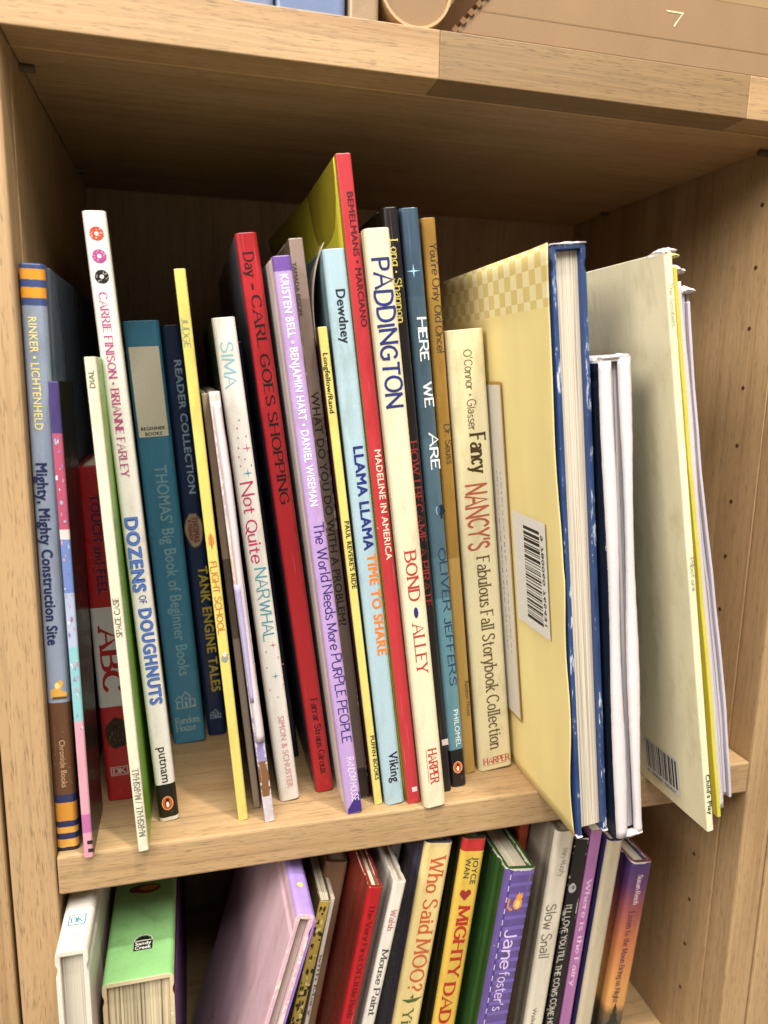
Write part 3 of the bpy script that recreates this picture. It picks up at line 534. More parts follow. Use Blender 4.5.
 'whitec': {'o': [0.315, -0.03, 0.0], 'lean': 0.19857, 't': 0.0082, 'h': 0.25093, 'd': 0.19, 'bands': [], 'texts': [], 'emb': [], 'quads': []},
 'tan': {'o': [0.09021, 0.02, -0.21784], 'lean': -0.17802, 't': 0.0122, 'h': 0.18401, 'd': 0.19, 'bands': [(0.22762, '#8d6c52')], 'texts': [], 'emb': [], 'quads': []},
 'pat': {'o': [0.07719, 0.0, -0.21883], 'lean': -0.21817, 't': 0.0054, 'h': 0.18068, 'd': 0.18, 'bands': [], 'texts': [], 'emb': [], 'quads': []},
 'wstrip': {'o': [0.08913, 0.004, -0.21959], 'lean': -0.1885, 't': 0.0022, 'h': 0.17754, 'd': 0.15, 'bands': [], 'texts': [('with Mary', 'serif', 0.0031, 0.14618, 0.00135, 0.11227, 0.00132, '#6a5a5a')], 'emb': [], 'quads': []},
 'red': {'o': [0.10341, -0.012, -0.21871], 'lean': -0.17977, 't': 0.0072, 'h': 0.19179, 'd': 0.19, 'bands': [], 'texts': [('The Very First Of Little Reds', 'serif', 0.00425, 0.18263, 0.00304, 0.12153, 0.00245, '#5a0d12')], 'emb': [], 'quads': []},
 'mouse': {'o': [0.11552, -0.008, -0.21876], 'lean': -0.1885, 't': 0.0066, 'h': 0.18986, 'd': 0.17, 'bands': [], 'texts': [('Walsh', 'serif', 0.00374, 0.17472, 0.00294, 0.16384, 0.00264, '#a8615c'), ('Mouse Paint', 'serif', 0.00369, 0.15286, 0.00342, 0.11661, 0.00304, '#3a3a3e')], 'emb': [], 'quads': []},
 'spots': {'o': [0.13049, 0.03, -0.21908], 'lean': -0.16755, 't': 0.0055, 'h': 0.19371, 'd': 0.14, 'bands': [], 'texts': [], 'emb': [], 'quads': []},
 'moo': {'o': [0.14173, 0.002, -0.21786], 'lean': -0.14486, 't': 0.0148, 'h': 0.19858, 'd': 0.18, 'bands': [], 'texts': [('Who Said MOO?', 'serif', 0.00774, 0.19082, 0.0097, 0.11463, 0.0074, '#b5532f'), ('Yi-', 'serif', 0.00672, 0.10305, 0.00654, 0.09115, 0.00533, '#4a5a2c')], 'emb': [('leaf', 0.00727, 0.10952, 0.0074)], 'quads': []},
 'dad': {'o': [0.16697, 0.002, -0.21844], 'lean': -0.12043, 't': 0.013, 'h': 0.19753, 'd': 0.18, 'bands': [(0.96411, '#b02a2c'), (0.21049, '#cdaa48')], 'texts': [('JOYCE', 'sansb', 0.00852, 0.18718, 0.00882, 0.17182, 0.00312, '#3c4a3a'), ('WAN', 'sansb', 0.00442, 0.1868, 0.0046, 0.17547, 0.00312, '#3c4a3a'), ('MIGHTY', 'serifb', 0.00676, 0.15873, 0.00592, 0.11837, 0.00598, '#a32a24'), ('DAD', 'serifb', 0.00496, 0.1137, 0.00457, 0.09086, 0.00598, '#a32a24')], 'emb': [('heart', 0.00563, 0.16571, 0.0065)], 'quads': []},
 'jane': {'o': [0.18637, -0.01, -0.21793], 'lean': -0.12566, 't': 0.0165, 'h': 0.18536, 'd': 0.18, 'bands': [], 'texts': [('Jane', 'hand', 0.01011, 0.15056, 0.00896, 0.12868, 0.00693, '#cdb9dd'), ("foster's", 'hand', 0.00938, 0.12631, 0.0088, 0.10399, 0.00561, '#cdb9dd')], 'emb': [('squirrel', 0.00888, 0.16658, 0.00825)], 'quads': []},
 'orange': {'o': [0.21235, 0.022, -0.21937], 'lean': -0.10472, 't': 0.006, 'h': 0.19758, 'd': 0.15, 'bands': [], 'texts': [], 'emb': [], 'quads': []},
 'snail': {'o': [0.2213, -0.002, -0.21886], 'lean': -0.09948, 't': 0.0115, 'h': 0.19637, 'd': 0.18, 'bands': [], 'texts': [('Mary Murphy', 'hand', 0.00683, 0.18681, 0.00664, 0.17055, 0.00299, '#8a8078'), ('Slow Snail', 'hand', 0.00354, 0.15375, 0.0028, 0.12209, 0.00575, '#5b554e'), ('Walker', 'sans', 0.0042, 0.09124, 0.0044, 0.07872, 0.00253, '#6a625a')], 'emb': [], 'quads': []},
 'black': {'o': [0.23774, 0.004, -0.21919], 'lean': -0.09599, 't': 0.0085, 'h': 0.18636, 'd': 0.17, 'bands': [], 'texts': [("I'LL LOVE YOU TILL THE COWS COME HOME", 'brush', 0.0018, 0.14662, 0.00188, 0.06513, 0.0034, '#c9c2b8')], 'emb': [('moon', 0.00283, 0.15682, 0.0068)], 'quads': []},
 'mauve': {'o': [0.24779, 0.004, -0.21939], 'lean': -0.0925, 't': 0.0066, 'h': 0.18961, 'd': 0.17, 'bands': [], 'texts': [('Where is the Fairy', 'serif', 0.00248, 0.16015, 0.0041, 0.09482, 0.00264, '#d9b4cc')], 'emb': [], 'quads': []},
 'beige': {'o': [0.25646, 0.0, -0.21914], 'lean': -0.0925, 't': 0.0093, 'h': 0.18449, 'd': 0.18, 'bands': [], 'texts': [], 'emb': [], 'quads': []},
 'night': {'o': [0.27286, 0.0, -0.21871], 'lean': -0.09948, 't': 0.013, 'h': 0.16853, 'd': 0.17, 'bands': [(0.98233, '#46305e'), (0.91361, '#5a355c'), (0.82959, '#8d4a4a'), (0.71863, '#b56a46'), (0.52252, '#cc9150'), (0.46888, '#c98f52'), (0.43807, '#6a5238'), (0.38775, '#4a4438')], 'texts': [('Susan Reich', 'serif', 0.00651, 0.16072, 0.00611, 0.14296, 0.00286, '#d9c3c3'), ('Listen to the Moon Bring us Night', 'serif', 0.00512, 0.13809, 0.0049, 0.08116, 0.00312, '#3a2440')], 'emb': [('pine', 0.00547, 0.0746, 0.0078)], 'quads': []},
}
# ---------------------------------------------------------------- bookcase
WX = [wood('oak_x', 0, 1, s) for s in (1, 2, 3)]; WXL = [wood('oak_edge_pale', 0, 1.02, 4), wood('oak_edge_mid', 0, .60, 5, .5), wood('oak_edge_light', 0, .95, 6)]
WZ = [wood('oak_z', 2, 1, s) for s in (7, 8, 9)]; WZL = [wood('oak_front_z', 2, .96, s) for s in (10, 11)]
WB = wood('oak_back', 2, .92, 12)
metal = plain('#5a4a38', .35, .8, 'metal'); hole = plain('#4a3220', .9, .1, 'drilled_hole'); gluel = plain('#c9a878', .7, .2, 'glue_line')
LIP = .0185
def bookcase(x, label, edges, full=True):
    R = empty('bookcase', (x, 0, 0), label, 'bookcase', 'oak bookcases standing side by side')
    z0, z1 = ZB, ZT
    for nm, xa, xb, q in (('left_side', -TH, 0, 0), ('right_side', IW, IW + TH, 1)):
        s = box('side_panel', (xa, LIP, z0), (xb, ID + .006, z1), WZ[q], R, .0004)
        box('edge_strip', (xa + .0001, -.0002, z0), (xb - .0001, LIP - .0001, z1), WZL[q], s, .0012)
        if full and q:
            for k in range(-1, 18):
                zz = .3017 - .032 * k
                cyl('pin_hole', ((0 - .0004 if q == 0 else IW - .0002), .0363, zz), .0012, .0006, 0, hole, s, 10)
    box('back_panel', (0, ID, z0), (IW, ID + .005, z1), WB, R)
    for k, zt in enumerate((IH + TH, 0.0, ZL, ZT - .001, ZB + .06)):
        s = box('shelf', (.0004, LIP + .0001, zt - TH), (IW - .0004, ID - .0003, zt), WX[k % 3], R, .0003)
        box('glue_line', (.0005, LIP - .0004, zt - TH - .0003), (IW - .0005, LIP + .0004, zt - TH + .001), gluel, s)
        segs = edges if k == 0 else [(0, IW, 2 if k else 0)]
        for a, b, q in segs:
            box('edge_strip', (max(a, .0004), 0, zt - TH - .0001), (min(b, IW - .0004), LIP, zt + .0001), WXL[q], s, .0011 if len(segs) == 1 else .0004)
        if k < 2:
            for xx in (-.0002, IW - .0088):
                for yy in (.036, .19):
                    cyl('shelf_pin', (xx + (.003 if xx > .1 else 0), yy, zt - TH - .0014), .0016, .006, 0, metal, s, 12)
    return R
bookcase(0, 'light oak bookcase holding two rows of books', [(0, .1649, 0), (.16495, .3150, 1), (.31505, IW, 2)])
NX = IW + 2 * TH + .0012
bookcase(-NX, 'second oak bookcase close against the left edge, only a sliver of its upright showing', [(0, IW, 2)], False)
bookcase(NX, 'neighbouring oak bookcase beyond the right-hand upright, holding one red book', [(0, IW, 0)], False)
fl = pydata('floor', [(-3, -4, ZB), (3, -4, ZB), (3, 1.0, ZB), (-3, 1.0, ZB)], [(0, 1, 2, 3)], None, [plain('#8d8478', .9, .1, 'carpet')]); fl['kind'] = 'structure'

# ---------------------------------------------------------------- middle shelf, left to right
_, c = make('mighty', 'grey-blue hardcover standing against the left upright, orange and navy bands at both spine ends', 'hard', '#5f6a7c', wear=.45)
make('thinpink', 'very thin book with a purple, pink and pale blue spine, second from the left upright', 'paper', '#1c1519', wear=.5)
make('abc', 'red glittery board book with ABC on a white band, set back behind thinner books', 'board', '#8e1f24', wear=.5, rough=.3)
r_, c = make('space', 'thin cream-spined paperback with a bright green cover, beside the white doughnut book', 'paper', '#7fae3e', '#ddd6bd', wear=.5)
make('dough', 'tall white hardcover with three ring doughnuts at the top of its spine', 'hard', '#d9d4ca', wear=.3, yaw=math.radians(4.0))
make('beginner', 'teal-blue hardcover set well back with a cream panel near the top of its spine', 'hard', '#4a90b2', wear=.35)
make('tank', 'dark navy hardcover with yellow lettering, set back beside the teal-blue one', 'hard', '#1b3158', wear=.35)
make('flight', 'thin pale yellow book leaning in front of the navy hardcover', 'paper', '#9a9250', '#cfc26a', wear=.35)
make('tatter1', 'worn thin tan booklet between the yellow book and the tattered lavender one', 'paper', '#6b5a48', wear=.7, paper='#b9a990')
r_tat = make('tatter2', 'tattered thin book with peeling lavender-white spine and a brown bare patch near its foot', 'paper', '#8a7068', wear=1.0, paper='#d9d2d4', warp=.0004)
make('sima', 'white hardcover with teal and pink handwriting and tiny stars on its spine', 'hard', '#20403f', '#dcd8cf', wear=.3)
make('navy', 'plain dark navy thin book set back between the white starry one and the red one', 'paper', '#10182c', '#131d36', wear=.5)
make('carl', 'red hardcover with black serif lettering and a dark grey cover', 'hard', '#4a4a52', '#a8242a', wear=.4)
make('purple', 'lavender-spined hardcover with white covers, dark purple corner at its foot', 'hard', '#cfc8c4', wear=.4)
r_, tc = make('taupe', 'ragged taupe-brown book with dark capitals, tucked behind the lavender spine', 'paper', '#5a4a44', wear=.8, paper='#a59a90')
make('paul', 'thin yellow-spined paperback with a maroon cover', 'paper', '#4a2230', '#d6c771', wear=.4)
make('llama', 'pale blue hardcover with navy and orange capitals on its spine', 'hard', '#6f8b92', '#a3bcc6', wear=.4)
mr, mc = make('madeline', 'tallest book, red-spined paperback with an olive yellow back cover', 'paper', '#8d8022', '#b2343a', wear=.55)
make('padd', 'cream hardcover with large navy hand-drawn capitals and red serif names', 'hard', '#cdc3a4', '#dcd2b4', wear=.3)
make('pirate', 'black hardcover with yellow and dark red lettering behind the cream spine', 'hard', '#151215', '#1d191c', wear=.5)
make('here', 'slate-blue hardcover with a pale four-point star and white capitals', 'hard', '#38495a', wear=.5)
make('mustard', 'mustard-brown book with dark lettering, between the slate-blue and thick cream spines', 'hard', '#8d6a30', wear=.5)
make('fancy', 'thick cream hardcover beside the big yellow cover, reddish capitals in the middle of its spine', 'hard', '#b9a07a', '#d9cfa9', wear=.35)

# books standing on their fore-edges, ends outwards
def spine_up(key, label, side, spine, edge, wear, pagem, group=GU, paper='#d9d2c4', right=None):
    return make(key, label, 'hard', side, spine, wear, paper, edge=edge, pagem=pagem, up=True, group=group)
k = NT('blue_cloth'); n = k.noise(k.mapped((900, 900, 120)), 1, 4, .7); n2 = k.noise(k.mapped((60, 60, 40)), 1, 2)
cl = k.mix(k.ramp(k.math('MULTIPLY', n, n2), [(.30, g4(0)), (.335, g4(.85))]), k.ramp(n2, [(.3, lin('#1c3054')), (.7, lin('#34507f'))]), lin('#c9cdd6'))
CLOTH = k.out(cl, .6, .4)
f1, c1 = spine_up('fore1', 'big blue cloth hardcover in a yellow jacket, its page ends jutting over the shelf edge', '#24407a', '#24407a', CLOTH, .5, page_mat('#ddd2bf', '#93866f', 0))
D = DATA['fore1']; t, d, h = D['t'], D['d'], D['h']
def jacket():
    NY, NZ = 40, 44; V = []; F = []
    for j in range(NZ + 1):
        z = h * j / NZ
        fy = .0006 + .0011 * math.sin(9 * z / h + 1) + .0012 * math.sin(23 * z / h) * (1 if z < h * .5 else .4)
        for i in range(NY + 1):
            y = fy + (d - .004 - fy) * (i / NY) ** 1.4
            V.append((-.0007 - .0010 * math.exp(-((y - fy) / .012) ** 2) * (.4 + .6 * math.sin(11 * z / h) ** 2), y, z + .0002))
    for j in range(NZ):
        for i in range(NY): F.append((j * (NY + 1) + i, j * (NY + 1) + i + 1, (j + 1) * (NY + 1) + i + 1, (j + 1) * (NY + 1) + i))
    k = NT('yellow_jacket'); sep = k.n('SeparateXYZ'); k.l(k.obj(), sep.inputs[0])
    ch = k.n('TexChecker'); k.l(k.mapped((1, 1, 1), (0, .0011, .0008)), ch.inputs['Vector']); ch.inputs['Scale'].default_value = 1 / .0062
    # checker cells in the y-z plane only
    cm = k.n('CombineXYZ'); k.l(sep.outputs[1], cm.inputs[1]); k.l(sep.outputs[2], cm.inputs[2]); cm.inputs[0].default_value = .001
    k.l(cm.outputs[0], ch.inputs['Vector'])
    ch.inputs['Color1'].default_value = lin('#eee0ac'); ch.inputs['Color2'].default_value = lin('#dcc680')
    band = k.math('GREATER_THAN', sep.outputs[2], h - .0235)
    base = k.mix(band, lin('#ecd996'), ch.outputs[0])
    n = k.noise(k.mapped((30, 30, 12)), 1, 4); base = k.mix(1.0, base, k.ramp(n, [(.3, g4(.9)), (.7, g4(1.05))]), 'MULTIPLY')
    m = k.out(base, .42, .4)
    o = pydata('dust_jacket', V, F, f1, [m], smooth=True)
    s = o.modifiers.new('solid', 'SOLIDIFY'); s.thickness = .00025; s.offset = 0
    return o
jk = jacket()
fr = lambda a, b, l: (-.00195 - l, a, b)
shape(jk, [(rect(.0515, .033, .17, .2085), '#a8843c'), (rect(.053, .0345, .17, .207), '#cfc8bc')], fr, 'panel_print', 0)
for k, s in enumerate(('a story to share again', 'with someone you love')) if False else (): pass
rr = random.Random(3)
V = []; F = []
for ln in range(2):
    yb = .0585 + ln * .0045; z = .165
    while z > .07:
        w = rr.uniform(.0012, .0035); x = -.00195 - 6e-6
        y2 = yb + rr.uniform(-.0003, .0003); b = len(V)
        V += [(x, y2, z), (x, y2 + rr.uniform(.0003, .0009), z), (x, y2 + rr.uniform(.0003, .0009), z - w), (x, y2, z - w)]; F.append((b, b + 1, b + 2, b + 3)); z -= w + rr.uniform(.0005, .0018)
pydata('fine_print', V, F, jk, [plain('#6a5f50')])
barcode(jk, D['quads'][0][1], -.00200)
f2, c2 = spine_up('fore2', 'white frayed-edged book with a navy cover, end-on beside the yellow-jacketed one', '#1c2436', '#d9d4d6', '#dcd6d8', .8, page_mat('#ddd7d9', '#8d858b', 0, fr=1100))
D = DATA['fore2']; t2, d2, h2 = D['t'], D['d'], D['h']
def frayed(parent, x0, x1, y, z0, z1, seed, amp, mat, name='frayed_edge'):
    """ragged strip of torn paper with a little thickness"""
    r = random.Random(seed); N = max(8, int((z1 - z0) / .0032)); V = []; F = []
    for i in range(N + 1):
        z = z0 + (z1 - z0) * i / N
        a = x0 + amp * .35 * (r.random() - .5) + amp * 1.1 * math.sin(i * .13 + seed); b = x1 + amp * .35 * (r.random() - .5) + amp * 1.1 * math.sin(i * .17 + seed * 2)
        yy = y + amp * .25 * math.sin(i * .2 + seed)
        V += [(a, yy + .0010, z), (a + (b - a) * .3, yy - .0004, z), (a + (b - a) * .75, yy - .0002, z), (b, yy + .0012, z)]
    for i in range(N):
        for q in range(3): F.append((4 * i + q, 4 * i + q + 1, 4 * i + 5 + q, 4 * i + 4 + q))
    o = pydata(name, V, F, parent, [mat], smooth=True)
    s = o.modifiers.new('solid', 'SOLIDIFY'); s.thickness = .0002; s.offset = 1
    return o
torn = cover_mat('#d6cfd0', (1, 1, 1), None, 0, .8); torny = cover_mat('#d9cf86', (1, 1, 1), None, 0, .8)
frayed(c2, -.0008, .0050, -.0008, .001, h2 - .002, 3, .00045, torn); frayed(c2, .0080, .0131, -.0006, .0005, h2 - .001, 8, .00055, torn)
def crumple(parent, x0, x1, y, z, dep, th, mat, seed, arch=0.0, name='crumpled_edge'):
    """small irregular roll of torn paper running across the thickness"""
    r = random.Random(seed); N = 9; M = 8; V = []; F = []
    for i in range(N + 1):
        a = i / N; cx = x0 + (x1 - x0) * a; cz = z + arch * math.sin(math.pi * a); k = (.55 + .45 * math.sin(math.pi * a)) * r.uniform(.75, 1.2)
        for j in range(M):
            b = 2 * math.pi * j / M; V.append((cx + r.uniform(-.0003, .0003), y + dep * .5 + dep * .5 * math.cos(b) * r.uniform(.8, 1.1), cz + th * k * math.sin(b) * r.uniform(.7, 1.15)))
    for i in range(N):
        for j in range(M): F.append((i * M + j, i * M + (j + 1) % M, (i + 1) * M + (j + 1) % M, (i + 1) * M + j))
    F += [tuple(range(M)), tuple(N * M + j for j in range(M))]
    return fixn(pydata(name, V, F, parent, [mat]))
crumple(c2, .0004, .0122, -.0012, .0012, .004, .0016, torn, 3)
crumple(c2, .0002, .0124, -.0012, h2 - .0006, .005, .0010, torn, 7)
crumple(c1, -.0002, .0150, -.0006, h - .0004, .003, .0006, torn, 5)
crumple(c1, -.0004, .0020, -.0006, .0005, .003, .0008, torn, 6); crumple(c1, .0130, .0153, -.0006, .0005, .003, .0008, torn, 8)
for zz, L in ((h - .006, .006), (h - .004, .004)): pass

# grey-covered paperback and the worn booklets leaning behind it
g_, gc = make('gray', 'large thin paperback with a plain grey-cream cover and barcode, jutting out at the right end', 'paper', '#f3e7bf', '#e8e0bc', wear=.7, paper='#ece6d2')
barcode(gc, DATA['gray']['quads'][0][1], -.00015, False)
def booklet(key, label, cols, wob, name='paperback_book'):
    D = DATA[key]; t, d, h = D['t'], D['d'], D['h']
    R = empty(name, D['o'], label, 'book', GU, -D['lean'])
    n = len(cols); r = random.Random(len(key) + n)
    for i, col in enumerate(cols):
        xa = t * i / n; xb = t * (i + .86) / n; hh = h - r.uniform(0, .006); fy = r.uniform(0, .004); NZ = 26; NY = 6; V = []; F = []
        ph = r.uniform(0, 6); r2 = [((k * 37) % 11) / 10 for k in range(n)]
        for side in (xa, xb):
            for k in range(NZ + 1):
                z = hh * k / NZ
                for j in range(NY + 1):
                    y = fy + .00012 * math.sin(k * 1.7 + ph) + (d - fy) * j / NY
                    zb = .0035 * r2[i] * (1 - z / h)
                    V.append((side + wob * math.sin(5.2 * z / h + .6) + .00012 * math.sin(k * .9 + ph), y, z + zb + (.002 * math.sin(ph) * (j / NY))))
        st = (NZ + 1) * (NY + 1)
        for k in range(NZ):
            for j in range(NY):
                a = k * (NY + 1) + j; F.append((a, a + 1, a + NY + 2, a + NY + 1)); F.append((st + a, st + a + NY + 1, st + a + NY + 2, st + a + 1))
        for k in range(NZ):
            for j in (0, NY):
                a = k * (NY + 1) + j; F.append((a, a + NY + 1, st + a + NY + 1, st + a))
        for j in range(NY):
            for k in (0, NZ):
                a = k * (NY + 1) + j; F.append((a, a + 1, st + a + 1, st + a))
        o = fixn(pydata('cover' if i == 0 else 'leaf', V, F, R, [cover_mat(col, (t, d, h), None, 0, .75)], smooth=False))
        bevel(o, .0003, 2, 50)
    return R
yl = booklet('yellow', 'thin bright yellow booklet between the grey-cream paperback and the white ragged ones', ['#d8cc3a', '#d3c94a'], .0006)
wh = booklet('white', 'white ragged booklet leaning behind the yellow one', ['#e4dec8', '#cfc9ba', '#e2dddd', '#c2bcc2', '#dcd8dc', '#d8d3da'], .0017)
wc = booklet('whitec', 'lavender-white worn booklet nearest the right upright', ['#d8d2da', '#b9b2bb', '#d2ccd4', '#cdc6cf', '#b5a596'], .0018)
o = frayed(wh, .0, .0065, -.0006, .002, DATA['white']['h'] - .004, 5, .00025, torn)
hy = DATA['yellow']['h']; crumple(yl, -.0006, .0050, -.0006, hy - .0006, .010, .0011, torny, 4, .0008)
crumple(yl, .0010, .0034, .004, hy + .0016, .004, .0014, plain('#d6cf62', .6), 9, .001)
hw = DATA['white']['h']; crumple(wh, -.0006, .0085, -.0006, hw - .0002, .010, .0022, torn, 6, .0014)
hc = DATA['whitec']['h']; crumple(wc, .0000, .0080, -.0004, hc - .0008, .007, .0018, torn, 12, .0010)
hg = DATA['gray']['h']; crumple(gc, .0000, .0060, -.0004, hg - .0002, .012, .0014, torn, 15, .0006)

# the tall red paperback's bowed back cover and the taupe book's curled one
D = DATA['madeline']; hm, dm = D['h'], D['d']
V = []; F = []; NY, NZ = 20, 30
for j in range(NZ + 1):
    z = hm * j / NZ
    for i in range(NY + 1):
        y = .0030 + (dm - .004) * i / NY; k = max(0, (z - .262) / (hm - .262)); s = math.sin(min(1, y / .05) * math.pi / 2)
        V.append((-.0003 - k * (.0045 * max(0, (y - .055) / .1) - .0026 * s * math.exp(-(y / .09) ** 2)), y, z - .0005 - .0 * y))
for j in range(NZ):
    for i in range(NY): F.append((j * (NY + 1) + i, j * (NY + 1) + i + 1, (j + 1) * (NY + 1) + i + 1, (j + 1) * (NY + 1) + i))
o = pydata('back_cover', V, F, mr, [cover_mat('#b9ae30', (1, 1, 1), None, 0, .4)], smooth=True); s = o.modifiers.new('solid', 'SOLIDIFY'); s.thickness = .0003; s.offset = 0
D = DATA['taupe']; ht = D['h']
V = []; F = []
for j in range(15):
    a = j / 14
    for i in range(5):
        V.append((.0064 + .0002 + .0085 * a ** 3 + .0006 * i / 4, .0005 + .028 * i / 4, ht - .045 + .0425 * a - .004 * (i / 4) ** 2))
for j in range(14):
    for i in range(4): F.append((j * 5 + i, j * 5 + i + 1, j * 5 + i + 6, j * 5 + i + 5))
o = pydata('curled_cover', V, F, tc, [cover_mat('#94857a', (1, 1, 1), None, 0, .6)], smooth=True); s = o.modifiers.new('solid', 'SOLIDIFY'); s.thickness = .0004; s.offset = 0
D = DATA['tatter2']
tt = r_tat[0]
frayed(tt, .0012, .0044, -.0010, .042, D['h'] - .004, 4, .0003, cover_mat('#cfc4c8', (1, 1, 1), None, 0, .8), 'peeled_strip')
frayed(tt, .0004, .0026, -.0014, .062, .118, 9, .0004, cover_mat('#a9a0c4', (1, 1, 1), None, 0, .8), 'peeled_strip')

# ---------------------------------------------------------------- lower shelf
def raw(key, o, lean, t, h, d): DATA[key] = dict(o=o, lean=lean, t=t, h=h, d=d, bands=[], texts=[], emb=[], quads=[])
raw('dk', (.0015, -.0228, ZL), 0, .0130, ZL * -1 - .028, .205)
raw('sandy', (.0170, -.0105, ZL), 0, .0308, ZL * -1 - .0578, .20)
raw('pink', (.0478, -.025, ZL), -math.radians(15.6), .0086, .2005, .135)
dk, dc = spine_up('dk', 'white hardcover laid spine up at the left end of the lower shelf', '#d5d0c4', '#d9d4c8', '#d8d3c7', .5, page_mat('#cfc4b4', '#8d8070', 0, tint='#c2bfae'), GLW)
hh = DATA['dk']['h']; top = lambda u, y: (lambda a, b, l: (u + a, y + b, hh + l))
shape(dc, [(rect(-.0036, -.0032, .0036, .0032), '#3f7f95'), (rect(-.0031, -.0027, .0031, .0027), '#d6d2c8')], top(.0065, .018), 'publisher_frame')
lettering(dc, 'DK', 'serifb', lambda a, b, l: (.0065 - .0023 + a, .018 + b, hh + l + .00002), .0046, .0032, '#3f7f95')
sd, sc_ = spine_up('sandy', 'thick green-spined hardcover laid spine up, orange and purple covers', '#b0722c', '#86b877', '#c9bd98', .4, page_mat('#d6c8a6', '#6f5f40', 0, fr=1100), GLW)
hs = DATA['sandy']['h']; ts = DATA['sandy']['t']
box('purple_cover', (ts + .0001, .0005, .001), (ts + .0007, .199, hs - .008), cover_mat('#4a2f60', (1, 1, 1), None, 0, .4), sd, .0004)
fr = lambda a, b, l: (.0165 + a, .0215 + b, hs + l)
mk = lambda P: mul(P, .0085)
shape(sc_, [(mk(ell(0, .18, .5, .4, 22)), '#cfcabf'), (mk(ell(0, .18, .45, .35, 22)), '#3a5a34'), (mk(rect(-.5, -.56, .5, .14)), '#1d1d1b'), (mk(ell(0, .3, .32, .16, 14, .1, 2)), '#15170f'), (mk(rect(-.04, .1, .05, .3)), '#15170f'), (mk([(-.5, .14), (0, .2), (.5, .14), (.5, .1), (-.5, .1)]), '#cfcabf')], fr, 'publisher_emblem')
for k, s in enumerate(('Sandy', 'Creek')): lettering(sc_, s, 'sansb', lambda a, b, l, k=k: (.0165 - .0036 + a, .0215 - .0005 - k * .0026 + b, hs + l + .00004), .0072, .0021, '#d9d6cc')
shape(sc_, [(mul(ell(0, 0, .5, .22, 18, .15, 3), .016), '#6a3a1c'), (mul(ell(.1, .02, .3, .12, 14, .2, 5), .016), '#a8763a')], lambda a, b, l: (.0155 + a, .060 + b, hs + l), 'cover_print')
pk, pc = spine_up('pink', 'large pink hardcover leaning over an empty gap, lavender spine up', '#dab6bf', '#a58acb', '#cfa9b6', .5, page_mat('#b8a8a0', '#7a6a66', 0), GLW)
hp = DATA['pink']['h']; tp = DATA['pink']['t']
box('lavender_cover', (tp + .0001, .0002, .0005), (tp + .0012, .1345, hp - .003), cover_mat('#8f6fc4', (1, 1, 1), None, 0, .4), pk, .0004)
shape(pc, [(mul(ell(0, 0, .5, .6, 9, .12, 4), .0028), '#d8cf6a')], lambda a, b, l: (tp / 2 + a, .020 + b, hp + l), 'spot_print')
shape(pc, [(mul([(-.3, -.5), (.3, -.5), (.1, .5), (-.1, .5)], .012), '#d8d4d6'), (mul(ell(0, -.7, .35, .3, 12), .012), '#b9a9b0')], lambda a, b, l: (-.0003 - l, .030 + b * .6, .085 + a), 'figure_print')

pat, ptc = make('pat', 'yellow and black animal-patterned book squeezed beside the pink one', 'paper', '#6a5c38', '#b59a48', wear=.6, group=GLW)
r = random.Random(4); P = []
D = DATA['pat']
for _ in range(120):
    cx, cz = r.uniform(.0006, D['t'] - .0006), r.uniform(.04, D['h'] - .003); P.append((ell(cx, cz, r.uniform(.0003, .0009), r.uniform(.0004, .0016), 8, .3, _), r.choice(['#2a2216', '#1d170f', '#4a3a1c', '#d3c27a'])))
shape(ptc, P, flat_frame(0, 0), 'animal_pattern', .00006)
make('wstrip', 'thin white-spined booklet with grey lettering, left of the tan book', 'paper', '#b9aaa0', '#cfc5bd', wear=.3, group=GLW)
tn, tnc = make('tan', 'tan-brown book with small dark floral marks, left of the bright red spine', 'board', '#86664e', wear=.5, group=GLW)
P = []
for _ in range(40):
    cx, cz = r.uniform(.0004, .0045), r.uniform(.05, .160); a = r.uniform(-.8, .8); L = r.uniform(.001, .0035)
    P.append(([(cx, cz), (cx + .0004, cz + .0003), (cx + L * math.cos(a), cz + L * math.sin(a))], r.choice(['#5a4050', '#4a3438', '#6a4a44'])))
shape(tnc, P, flat_frame(0, 0), 'floral_print', .00008)
make('red', 'bright red hardcover with dark red lettering on its spine', 'hard', '#7a2a20', '#a5141c', wear=.7, group=GLW, rough=.3)
make('mouse', 'white-spined hardcover between the bright red one and the wide yellow one', 'hard', '#b7ada4', '#d8d1c6', wear=.3, group=GLW)
sp, spc = make('spots', 'white book with black blotches, set back beside the wide yellow spine', 'paper', '#b9b3aa', '#cfcac2', wear=.3, group=GLW)
P = []
for _ in range(40): P.append((ell(r.uniform(.0006, .0054), r.uniform(.10, .189), r.uniform(.0003, .0009), r.uniform(.0004, .0012), 9, .2, _), '#23201f'))
shape(spc, P, flat_frame(0, 0), 'blotch_print', .00008)
make('moo', 'wide pale yellow spine with orange-red serif lettering and a slate cover', 'hard', '#4f4a58', '#d6c083', wear=.3, group=GLW)
make('dad', 'golden yellow hardcover with a red top and bold red capitals', 'hard', '#33301c', wear=.4, group=GLW)
jn, jc = make('jane', 'purple striped-spine hardcover with a green cover and a small golden animal', 'hard', '#2f4f24', '#5b4a88', wear=1.0, group=GLW)
D = DATA['jane']; P = []
for k in range(26):
    z = D['h'] - .004 - k * .0062; P.append(([(.0035, z), (D['t'] - .0012, z + .0008), (D['t'] - .0012, z + .0030), (.0035, z + .0022)], '#6a5a9c'))
shape(jc, P, flat_frame(0, 0), 'stripe_print', .00006)
P = [(rect(.0003 + .0022, 0, .0031, D['h'] - .001), '#43306e')] + [(rect(.0027 - .0002, D['h'] - .006 - k * .0064, .0027 + .0002, D['h'] - .003 - k * .0064), '#d3cbe0') for k in range(24)]
shape(jc, P, flat_frame(0, 0), 'stitch_print', .00009)
